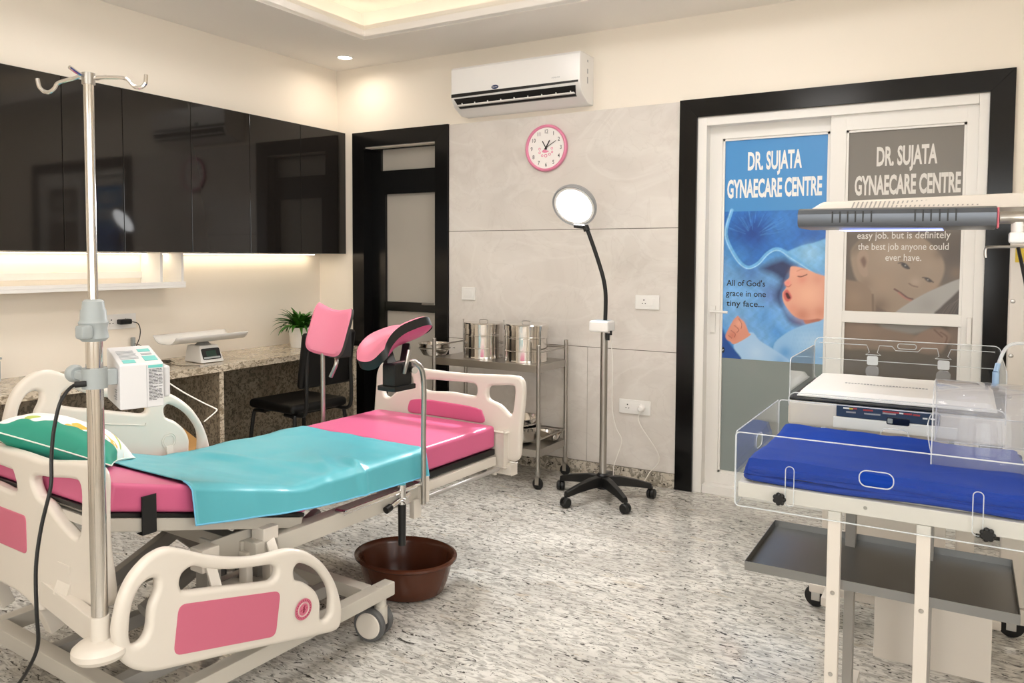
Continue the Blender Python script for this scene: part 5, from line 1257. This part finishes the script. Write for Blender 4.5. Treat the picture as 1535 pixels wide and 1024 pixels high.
nk = [Vector((.005, 0, zbx+.06))]+[oy(u, v, ly)-Vector((lx, ly, 0)) for u, v in ((908, 445), (905, 420), (898, 395), (889, 368), (880, 343))]
obj('gooseneck', MB().tube(smooth(nk, 6, False), .0115, 14, False), BLACKR, el)
hc = oy(863, 309, ly)-Vector((lx, ly, 0))+Vector((0, -.02, 0))
dn = (Vector((-1.95, 2.95, .6))-(hc+Vector((lx, ly, 0)))).normalized()
view = (CAM-(hc+Vector((lx, ly, 0)))).normalized()
dn = (view*.76-Vector((_R.x, _R.y, 0))*.34+Vector((0, 0, -.52))).normalized()
Mh = frame_M(hc, dn.cross(Vector((0, 0, 1))).normalized(), Vector((0, 0, 1))-dn*dn.z)
if (Mh.to_3x3() @ Vector((0, 0, 1))).dot(dn) < 0: Mh = frame_M(hc, -dn.cross(Vector((0, 0, 1))).normalized(), Vector((0, 0, 1))-dn*dn.z)
RH = .135
obj('lamp_head', MB().lathe([(0, -.035), (RH*.8, -.035), (RH*.96, -.026), (RH, -.008), (RH, .006), (RH*.985, .01), (RH*.93, .006), (RH*.92, .0), (0, .0)], 48, Mh), mat('lamp_head_shell', (150, 150, 150), .4, var=.02), el)
obj('lamp_ring', MB().lathe([(RH*.80, .0005), (RH*.915, .0005), (RH*.91, .006), (RH*.81, .006), (RH*.80, .0005)], 48, Mh), WHITEPL, el)
obj('light_disc', MB().lathe([(0, .001), (RH*.80, .001), (RH*.79, .005), (0, .007)], 48, Mh), LED_EXAM, el)
obj('neck_joint', MB().cyl(nk[-1]-Vector((0, 0, .012)), nk[-1]+Vector((-.012, 0, .018)), .019, 16).cyl(nk[-1]+Vector((-.008, 0, .01)), hc-Vector((0, 0, RH*.86))-dn*.0, .012, 12), BLACKP, el)
lo = light('exam_beam', 'AREA', hc+dn*.02, EXAM_W, (.97, .985, 1), el, RH*1.5, None, math.radians(120))
lo.rotation_euler = dn.to_track_quat('-Z', 'Y').to_euler()
w_ = [Vector((.03, .01, zbx)), Vector((.045, .02, .8)), Vector((.04, .03, .55)), Vector((.06, .04, .42)), Vector((.09, .06, .34)), Vector((.065, .05, .24)), Vector((.05, .04, .17)), Vector((.06, .06, .05)), Vector((.12, .22, .006)), Vector((.14, .26, .03)), Vector((.17, .31, .10)), Vector((.22, .34, .2)), S2+Vector((.05-lx, -.06-ly, -.09)), S2+Vector((.05-lx, -.055-ly, -.02))]
obj('cable', MB().tube(smooth(w_, 6, False), .003, 6), WIREW, el)

# ================================================================ PHOTOTHERAPY BASSINET (near, with blue drape)
BX, BYc = -.185, 2.45; zb_ = .78
nb = thing('infant_bassinet', 'white infant bassinet trolley with clear sides and blue drape', 'bassinet', (BX, BYc, 0))
X0, X1, Y0, Y1 = -.35, .35, 2.172-BYc, 2.735-BYc
for a, b_ in (((X0, Y0, zb_-.042), (X1, Y0+.03, zb_)), ((X0, Y1-.03, zb_-.042), (X1, Y1, zb_)), ((X0, Y0+.0305, zb_-.042), (X0+.03, Y1-.0305, zb_)), ((X1-.03, Y0+.0305, zb_-.042), (X1, Y1-.0305, zb_))): obj('top_frame_bar', box1(a, b_, .003), WARMW_M, nb)
obj('platform', box1((X0+.031, Y0+.031, zb_-.015), (X1-.031, Y1-.031, zb_+.002)), WARMW_M, nb)
xp0 = oy(1252, 770, 2.19).x-BX; xp1 = oy(1385, 792, 2.19).x-BX
for x in (xp0, xp1):
    obj('front_post', box1((x-.016, Y0+.001, .06), (x+.016, Y0+.029, zb_-.0425), .002), WARMW_M, nb)
    obj('rear_post', box1((x-.014, .1-.02, .06), (x+.014, .1+.02, zb_-.0425), .002), BEDGR, nb)
    for z in (.52, .30): obj('screw', MB().lathe([(0, 0), (.006, 0), (.005, .003), (0, .0035)], 12, frame_M((x, Y0+.001, z), (1, 0, 0), (0, 0, 1))), BRUSH, nb)
obj('screw', MB().lathe([(0, 0), (.005, 0), (.004, .002), (0, .0025)], 12, frame_M(((xp0+xp1)/2-.03, Y0, zb_-.02), (1, 0, 0), (0, 0, 1))), BRUSH, nb)
# steel tray
tz = .527; b = MB(); tx0, tx1, ty0, ty1 = -.518-BX, .133-BX, Y0-.0305, 2.60-BYc
ty0 = Y0+.0302
b.box((tx0, ty0, tz), (tx1, ty1, tz+.002)).box((tx0, ty0-.0015, tz-.004), (tx1, ty0, tz+.022)).box((tx0, ty1, tz-.004), (tx1, ty1+.0015, tz+.022)).box((tx0-.0015, ty0, tz-.004), (tx0, ty1, tz+.022)).box((tx1, ty0, tz-.004), (tx1+.0015, ty1, tz+.022))
obj('steel_tray', b, STEELDK, nb)
obj('base_cabinet', box1((xp0+.06, .22, .14), (xp1+.17, .26, .50), .004), WARMW_M, nb)
obj('base_frame', MB().bar((xp0, Y0+.02, .05), (xp0, .25, .05), .04, .04, .003).bar((xp1, Y0+.02, .05), (xp1, .25, .05), .04, .04, .003).bar((xp0, .0, .05), (xp1, .0, .05), .04, .03, .003), WARMW_M, nb)
# knobs
for u, v in ((1170, 746), (1480, 799)):
    q = oy(u, v, 2.172); k_ = MB(); Mk = frame_M((q.x-BX, Y0-.0005, q.z), (1, 0, 0), (0, 0, 1))
    k_.lathe([(0, 0), (.012, 0), (.012, .022), (0, .022)], 16, Mk)
    for j in range(7):
        a = j*2*PI/7; k_.ball(Mk @ Vector((.0115*math.cos(a), .0115*math.sin(a), .016)), .0065)
    obj('star_knob', k_, BLACKP, nb)
# clear walls
zt_ = .921; th = .005
def wall_panel(o, xdir, L, H, name, cut=True, slots=(), handle=True):
    Mx = frame_M(o, xdir, (0, 0, 1)); loops = [rrect(0, 0, L, H, .012)]
    if handle: loops.append(rrect(L/2-.04, H*.50, L/2+.04, H*.70, .018))
    o_ = obj(name, plate(loops, th, .0008, Mx, 1), CLEAR, nb)
    e = MB(); e.tube([Mx @ Vector((p[0], p[1], 0)) for p in rrect(0, 0, L, H, .012)], .0019, 6, True)
    obj('edge_highlight', e, AEDGE, o_)
    if handle: obj('edge_highlight', MB().tube([Mx @ Vector((p[0], p[1], 0)) for p in loops[1]], .0016, 6, True), AEDGE, o_)
    for sx_ in slots: obj('edge_highlight', MB().tube([Mx @ Vector((p[0], p[1], 0)) for p in rrect(sx_-.011, .02, sx_+.011, H*.62, .0105)], .0013, 6, True), AEDGE, o_)
    return o_
zw0 = zb_-.065; HWL = zt_-zw0
wall_panel((X0-.006, Y0-.0065, zw0), (1, 0, 0), X1-X0+.012, HWL, 'clear_front_wall', slots=(.145, X1-X0-.12))
wall_panel((X0-.006, Y1+.0065, zw0), (1, 0, 0), X1-X0+.012, HWL, 'clear_back_wall', slots=(.145, X1-X0-.12))
wall_panel((X0-.0065, Y0, zw0), (0, 1, 0), Y1-Y0, HWL, 'clear_side_wall')
wall_panel((X1+.0065, Y0, zw0), (0, 1, 0), Y1-Y0, HWL, 'clear_side_wall')
# blue drape: folded cloth over the mattress
def drape_top(x, y):
    d = min(x-X0, X1-x, y-Y0, Y1-y); k = min(1, max(0, (d-.012)/.016))
    return zb_+.02+.045*math.sin(k*PI/2)+.006*mnoise.noise(Vector((x*7, y*7, 3)))+.003*mnoise.noise(Vector((x*19, y*15, 8)))+.004*math.sin((x*3+y*6)*2)
N1, N2 = 60, 40; Pt = []
for i in range(N1+1):
    x = X0+.012+(X1-X0-.024)*i/N1
    Pt.append([(x, Y0+.012+(Y1-Y0-.024)*j/N2, drape_top(x, Y0+.012+(Y1-Y0-.024)*j/N2)) for j in range(N2+1)])
dr = thing('blue_drape', 'folded royal blue cloth covering the clear sided bassinet', 'cloth', (BX, BYc, zb_))
off = Vector((0, 0, zb_))
b = MB(); b.grid([[tuple(Vector(p)-off) for p in r] for r in Pt]); obj('top_layer', b, BLUEM, dr)
for k, (z0, z1) in enumerate(((.004, .026), (.027, .05))):
    row = rrect(X0+.007+k*.003, Y0+.007+k*.003, X1-.007-k*.003, Y1-.007-k*.003, .03, 4)
    b = MB(); P = []
    for (ins, z) in ((.012, z0), (.002, z0+.005), (0, (z0+z1)/2), (.002, z1-.005), (.014, z1)):
        P.append([((p[0])*(1-ins/.35)+0, (p[1]-(Y0+Y1)/2)*(1-ins/.28)+(Y0+Y1)/2, z+.0025*math.sin(p[0]*22+k)+.002*math.sin(p[1]*31)) for p in row+row[:1]])
    # resample long edges for the waves
    P2 = []
    for r in P:
        q2 = []
        for a, c in zip(r, r[1:]):
            m_ = max(1, int((Vector(a)-Vector(c)).length/.03))
            for i in range(m_):
                f = i/m_; x = a[0]+(c[0]-a[0])*f; y = a[1]+(c[1]-a[1])*f; zc_ = a[2]+(c[2]-a[2])*f
                q2.append((x, y, zc_+.003*math.sin(x*13+k*2)))
        q2.append(q2[0]); P2.append(q2)
    b.grid(P2); bmesh.ops.recalc_face_normals(b.bm, faces=b.bm.faces); obj('folded_edge', b, BLUEM, dr)

# oxygen hood standing on the drape at the right
t = thing('oxygen_hood', 'clear plastic oxygen hood standing on the blue drape', 'oxygen hood', (.06, 2.56, zb_+.062))
b = MB(); P = []
for k in range(17):
    f = k/16
    if f < .25: y, z = .16-.01*f/.25, .15*f/.25
    elif f > .75: y, z = -.15-.03*(f-.75)/.25, .15*(1-(f-.75)/.25)
    else:
        a = (f-.25)/.5*PI; y, z = .15*math.cos(a), .15+.06*math.sin(a)
    P.append([(-.13, y, z), (.12, y, z)])
b.grid(P); o = obj('shell', b, CLEARH, t); md = o.modifiers.new('thickness', 'SOLIDIFY'); md.thickness = .003
for x in (-.13, .12): obj('edge_highlight', MB().tube([(x, p[0][1], p[0][2]) for p in P], .0018, 6), AEDGE, t)
for j in (0, -1): obj('edge_highlight', MB().tube([P[j][0], P[j][1]], .0015, 6), AEDGE, t)
ep = [(.12, P[k][0][1]*.99, P[k][0][2]*.99+.0005) for k in range(17)]
b = MB(); b.grid([[(.1195, p[1], p[2]) for p in ep], [(.1195, p[1], max(0, p[2]-.085) if p[2] > .1 else 0) for p in ep]]); obj('end_wall', b, CLEARH, t)
hz0 = .20
tb_ = [Vector((.02, .08, .20)), Vector((.03, .10, .27)), Vector((.06, .16, .31)), Vector((.13, .2, .30)), Vector((.18, .17, .24)), Vector((.17, .12, .18)), Vector((.13, .10, .16))]
obj('feed_tube', MB().tube(smooth(tb_, 6, False), .005, 8), edge_mat('clear_tubing', (236, 240, 242), .55), t)
obj('tube_fitting', MB().cyl((.02, .08, .195), (.02, .08, .235), .009, 12).cyl((.02, .08, .235), (.025, .09, .258), .007, 10), mat('pale_blue_fitting', (150, 178, 206), .4, var=.02), t)
obj('neck_seal', MB().tube([(-.131+.012*math.sin(a*2), -.03+.10*math.cos(a), .02+.10*abs(math.sin(a))) for a in np.linspace(0, PI, 21)], .0016, 6), AEDGE, t)

# ================================================================ RADIANT WARMER (behind)
WX, WY = -.2, 3.1
wm = thing('infant_warmer', 'white infant warmer with control panel and clear drop sides behind the bassinet', 'infant warmer', (WX, WY, 0))
wz = .915; wx0, wx1, wy0, wy1 = -.535-WX, .12-WX, 2.86-WY, 3.40-WY
obj('bed_deck', box1((wx0, wy0, wz-.10), (wx1, wy1, wz-.012), .012, 3), WARMW_M, wm)
obj('deck_rim', MB().box((wx0+.004, wy0+.004, wz-.0115), (wx1-.004, wy1-.004, wz-.002), .004), BLACKP, wm)
q0 = oy(1254, 604, 2.855); q1 = oy(1409, 641, 2.855)
pl_ = obj('control_panel', MB().box((q0.x-WX, wy0-.006, q1.z+.004), (q1.x-WX, wy0-.0005, q0.z-.004), .002), PANELBL, wm)
Mp = frame_M((q0.x-WX, wy0-.0065, q1.z+.004), (1, 0, 0), (0, 0, 1)); pwid = q1.x-q0.x; ph_ = q0.z-q1.z
obj('display', plate([rrect(pwid*.50, -.01, pwid*.72, .014, .006)], .006, .001, Mp), SCREEN, pl_)
obj('display_key', plate([rrect(pwid*.51, -.006, pwid*.56, .010, .003)], .008, .001, Mp), GREYPL, pl_)
for (fx, fz_, w_, m_) in ((.07, .72, .02, LETTERW), (.13, .70, .012, YELLOW), (.17, .74, .012, REDDOT), (.27, .7, .03, REDDOT), (.46, .72, .05, REDDOT), (.46, .58, .04, INKL), (.62, .70, .012, LETTERW), (.66, .70, .025, REDDOT), (.75, .66, .02, REDDOT), (.84, .45, .014, LETTERW), (.91, .46, .014, LETTERW), (.1, .4, .03, INKL), (.28, .4, .05, INKL)):
    obj('panel_mark', plate([[(pwid*fx, ph_*fz_*.8), (pwid*fx+w_, ph_*fz_*.8), (pwid*fx+w_, ph_*fz_*.8+.005), (pwid*fx, ph_*fz_*.8+.005)]], .0022, 0, Mp), m_, pl_)
obj('front_drawer', box1((q0.x-WX-.01, wy0-.008, q1.z-.035), (q1.x-WX+.05, wy0-.0005, q1.z+.003), .004), WHITEPL, wm)
for x in (wx0+.10, wx1-.10): obj('column_leg', box1((x-.03, .12, .12), (x+.03, .18, wz-.1005), .006), WARMW_M, wm)
obj('lower_cabinet', box1((wx0+.16, .05, .14), (wx1-.16, .119, wz-.1005), .006), WARMW_M, wm)
obj('base_bar', MB().box((wx0+.03, .11, .085), (wx1+.02, .19, .119), .005).box((wx0+.09, .0, .085), (wx0+.14, .11, .119), .004).box((wx1-.08, -.1, .085), (wx1-.02, .11, .119), .004), WARMW_M, wm)
for p in (oz(1223, 909), oz(1515, 955)):
    cs = obj('castor', MB().box((-.02, -.004, .075), (.02, .004, .084)).box((-.016, -.018, .03), (.016, -.014, .075), .001).box((-.016, .014, .03), (.016, .018, .075), .001).box((-.016, -.018, .071), (.016, .018, .077), .001), BRUSH, wm, (p.x-WX, p.y-WY, 0))
    obj('wheel', MB().lathe([(0, -.0125), (.03, -.0125), (.042, -.009), (.0445, 0), (.042, .009), (.03, .0125), (0, .0125)], 28, Matrix.Translation((0, 0, .0446)) @ Matrix.Rotation(PI/2, 4, 'X')), BLACKR, cs)
# mattress on it
mt = thing('infant_mattress', 'thin white mattress on the infant warmer deck', 'mattress', (WX, WY, wz))
N1, N2 = 40, 30; P = []
for i in range(N1+1):
    u = -1+2*i/N1; r = []
    for j in range(N2+1):
        v = -1+2*j/N2; x = (wx0+wx1)/2+u*(wx1-wx0-.05)/2; y = (wy0+wy1)/2+v*(wy1-wy0-.06)/2; k = min(1, (1-max(abs(u), abs(v)))*12)
        r.append((x, y, .003+.024*math.sin(k*PI/2)+.002*mnoise.noise(Vector((x*9, y*9, 0)))))
    P.append(r)
b = MB(); b.grid(P); b.box(((wx0+wx1)/2-(wx1-wx0-.05)/2, (wy0+wy1)/2-(wy1-wy0-.06)/2, .0), ((wx0+wx1)/2+(wx1-wx0-.05)/2, (wy0+wy1)/2+(wy1-wy0-.06)/2, .004)); obj('cover', b, WHITEMAT, mt)
sl = MB()
for k in range(26):
    x = -.20+k*.0105+(wx0+wx1)/2+.03; sl.box((x, -.005+.0, .0282), (x+.007, .006, .0292))
o = obj('faint_print', sl, INKL, mt); o['kind'] = 'stuff'
# clear sides of the warmer
def cside(o, xdir, L, H, hd=False):
    Mx = frame_M(o, xdir, (0, 0, 1)); loops = [rrect(0, 0, L, H, .025)]
    o_ = obj('clear_side', plate(loops, .005, .0008, Mx, 1), CLEAR, wm)
    obj('edge_highlight', MB().tube([Mx @ Vector((p[0], p[1], 0)) for p in loops[0]], .0019, 6, True), AEDGE, o_)
    if hd:
        H2 = H
        pth = [(.02, H2-.022), (L*.30, H2-.022), (L*.315, H2-.05), (L*.295, H2-.06), (L*.38, H2-.06), (L*.36, H2-.05), (L*.37, H2-.022), (L*.44, H2-.022), (L*.46, H2-.038), (L*.58, H2-.038), (L*.60, H2-.022), (L*.68, H2-.022), (L*.69, H2-.05), (L*.67, H2-.06), (L*.755, H2-.06), (L*.735, H2-.05), (L*.75, H2-.022), (L-.02, H2-.022)]
        obj('edge_highlight', MB().tube([Mx @ Vector((a, c, -.003)) for a, c in pth], .0016, 6), AEDGE, o_)
        obj('edge_highlight', MB().tube([Mx @ Vector((a, c, -.003)) for a, c in rrect(L*.47, H2-.03, L*.57, H2-.01, .009)], .0016, 6, True), AEDGE, o_)
        for f in (.335, .715):
            obj('hinge_clip', plate([rrect(L*f-.02, H2-.10, L*f+.02, H2-.065, .006)], .012, .001, Mx, 1), AEDGE, o_)
            obj('hinge_clip', plate([rrect(L*f-.024, H2-.145, L*f+.024, H2-.105, .016)], .016, .001, Mx, 1), CLEARH, o_)
        obj('edge_highlight', MB().tube([Mx @ Vector((.02, H2-.085, -.003)), Mx @ Vector((L-.02, H2-.085, -.003))], .0014, 6), AEDGE, o_)
    return o_
Hb = .175
cside((wx0+.002, wy1-.008, wz-.01), (1, 0, 0), wx1-wx0-.004, Hb, True)
cside((wx0+.004, wy0+.008, wz-.03), (0, 1, 0), wy1-wy0-.03, .165)
cside((wx1-.004, wy0+.008, wz-.03), (0, 1, 0), wy1-wy0-.03, .165)
cside((wx0+.002, wy0+.004, wz-.045), (1, 0, 0), wx1-wx0-.004, .06)
# column and overhead heater
cx0 = .135-WX
obj('rear_column', box1((cx0, .27, .12), (cx0+.14, .33, 1.60), .006), WARMW_M, wm)
for z in (1.25, 1.05, .9): obj('bolt', MB().lathe([(0, 0), (.008, 0), (.006, .005), (0, .006)], 12, frame_M((cx0+.012, .27, z), (1, 0, 0), (0, 0, 1))), BRUSH, wm)
q = oy(1528, 381, WY+.27); obj('warning_label', box1((q.x-WX-.012, .2675, q.z-.03), (q.x-WX+.03, .2695, q.z+.03)), YELLOW, wm)
obj('base_foot', box1((cx0-.3, .26, .06), (cx0+.14, .34, .119), .005), WARMW_M, wm)
hy0 = 2.86-WY
hA_ = oy(1222, 318, 2.9); 
hh = MB().hexa([(-.49-WX, hy0, 1.562), (.30-WX, hy0, 1.562), (.30-WX, hy0+.34, 1.562), (-.49-WX, hy0+.34, 1.562), (-.44-WX, hy0+.03, 1.598), (.29-WX, hy0+.03, 1.612), (.29-WX, hy0+.31, 1.612), (-.44-WX, hy0+.31, 1.598)], .008)
ho_ = obj('heater_hood', hh, WARMW_M, wm)
for k in range(28):
    x = -.345-WX+k*.0135; obj('vent_slot', MB().hexa([(x, hy0+.006, 1.572), (x+.0045, hy0+.006, 1.572), (x+.0045, hy0+.03, 1.572), (x, hy0+.03, 1.572), (x+.006, hy0+.022, 1.594), (x+.0105, hy0+.022, 1.594), (x+.0105, hy0+.03, 1.594), (x+.006, hy0+.03, 1.594)]), BEDGR, ho_)

# ================================================================ PHOTOTHERAPY LAMP on its own stand
LY = 2.5
ph = thing('phototherapy_lamp', 'grey phototherapy lamp head on an arm above the blue drape', 'medical lamp', (.46, LY+.15, 0))
def pp_(x, y, z): return (x-.46, y-LY-.15, z)
qa = oy(1196, 332, LY); qb = oy(1494, 332, LY)
zm = 1.521
prof = [(0, -.022), (-.006, -.012), (-.006, .014), (.004, .027), (.03, .033), (.22, .033), (.245, .02), (.245, -.016), (.225, -.026), (.03, -.026)]
b = bmesh.new(); A = [b.verts.new(pp_(qa.x, LY+y, zm+z)) for y, z in prof]; A2 = [b.verts.new(pp_(qb.x, LY+y, zm-.006+z)) for y, z in prof]
b.faces.new(A); b.faces.new(A2[::-1])
for i in range(len(prof)):
    j = (i+1) % len(prof); b.faces.new((A[j], A[i], A2[i], A2[j]))
bmesh.ops.recalc_face_normals(b, faces=b.faces)
hd_ = obj('lamp_housing', b, GREYMET, ph)
for u in (1247.5, 1259, 1270.5, 1282, 1293.5, 1306, 1371.5, 1383.5, 1395.5, 1408.5, 1420.5, 1433):
    x = oy(u, 330, LY-.007).x; obj('vent_slot', box1(pp_(x-.002, LY-.0075, zm-.013), pp_(x+.002, LY-.0055, zm+.02)), BLACKP, hd_)
obj('led_window', box1(pp_(qa.x+.11, LY+.055, zm-.0332), pp_(qb.x-.13, LY+.21, zm-.0324)), LED_BLUE, ph)
obj('end_cap', box1(pp_(qb.x+.0005, LY+.0, zm-.034), pp_(qb.x+.006, LY+.06, zm+.022), .002), mat('red_mark_cap', (206, 96, 110), .4, var=.03), ph)
obj('arm', MB().tube(smooth([pp_(qb.x+.006, LY+.03, zm-.006), pp_(qb.x+.06, LY+.04, zm-.006), pp_(.26, LY+.10, zm-.012), pp_(.46, LY+.15, zm-.02)], 6, False), .017, 16), BRUSH, ph)
obj('arm_joint', MB().cyl(pp_(qb.x+.05, LY+.036, zm-.05), pp_(qb.x+.05, LY+.036, zm-.018), .014, 12).box(pp_(qb.x+.03, LY+.02, zm-.075), pp_(qb.x+.09, LY+.06, zm-.045), .006), WHITEPL, ph)
obj('hanger_bracket', MB().tube(smooth([pp_(qb.x-.02, LY+.2, zm-.115), pp_(qb.x-.02, LY+.2, zm-.088), pp_(qb.x+.0, LY+.2, zm-.083), pp_(qb.x+.10, LY+.2, zm-.084), pp_(.24, LY+.2, zm-.09), pp_(.34, LY+.18, zm-.11), pp_(.455, LY+.155, zm-.115)], 4, False), .004, 8), BRUSH, ph)
obj('stand_pole', MB().cyl((0, 0, .10), (0, 0, 1.56), .02, 20), BRUSH, ph)
obj('stand_cable', MB().tube(smooth([pp_(qb.x+.06, LY+.19, zm-.085), pp_(qb.x+.075, LY+.17, zm-.16), pp_(qb.x+.10, LY+.16, zm-.28), pp_(qb.x+.15, LY+.15, zm-.42), pp_(.30, LY+.15, zm-.7), pp_(.42, LY+.16, .6), pp_(.485, LY+.16, .3)], 6, False), .005, 8), WIREK, ph)
for k in range(4):
    a = k*PI/2+.5; d_ = Vector((math.cos(a), math.sin(a), 0))
    lg = obj('stand_foot', MB().bar(d_*.01+Vector((0, 0, .09)), d_*.26+Vector((0, 0, .07)), .03, .03, .004), WARMW_M, ph)
    obj('wheel', MB().lathe([(0, -.01), (.022, -.01), (.028, -.005), (.028, .005), (.022, .01), (0, .01)], 20, Matrix.Translation(d_*.25+Vector((0, 0, .028))) @ Matrix.Rotation(PI/2, 4, 'X')), BLACKR, lg)
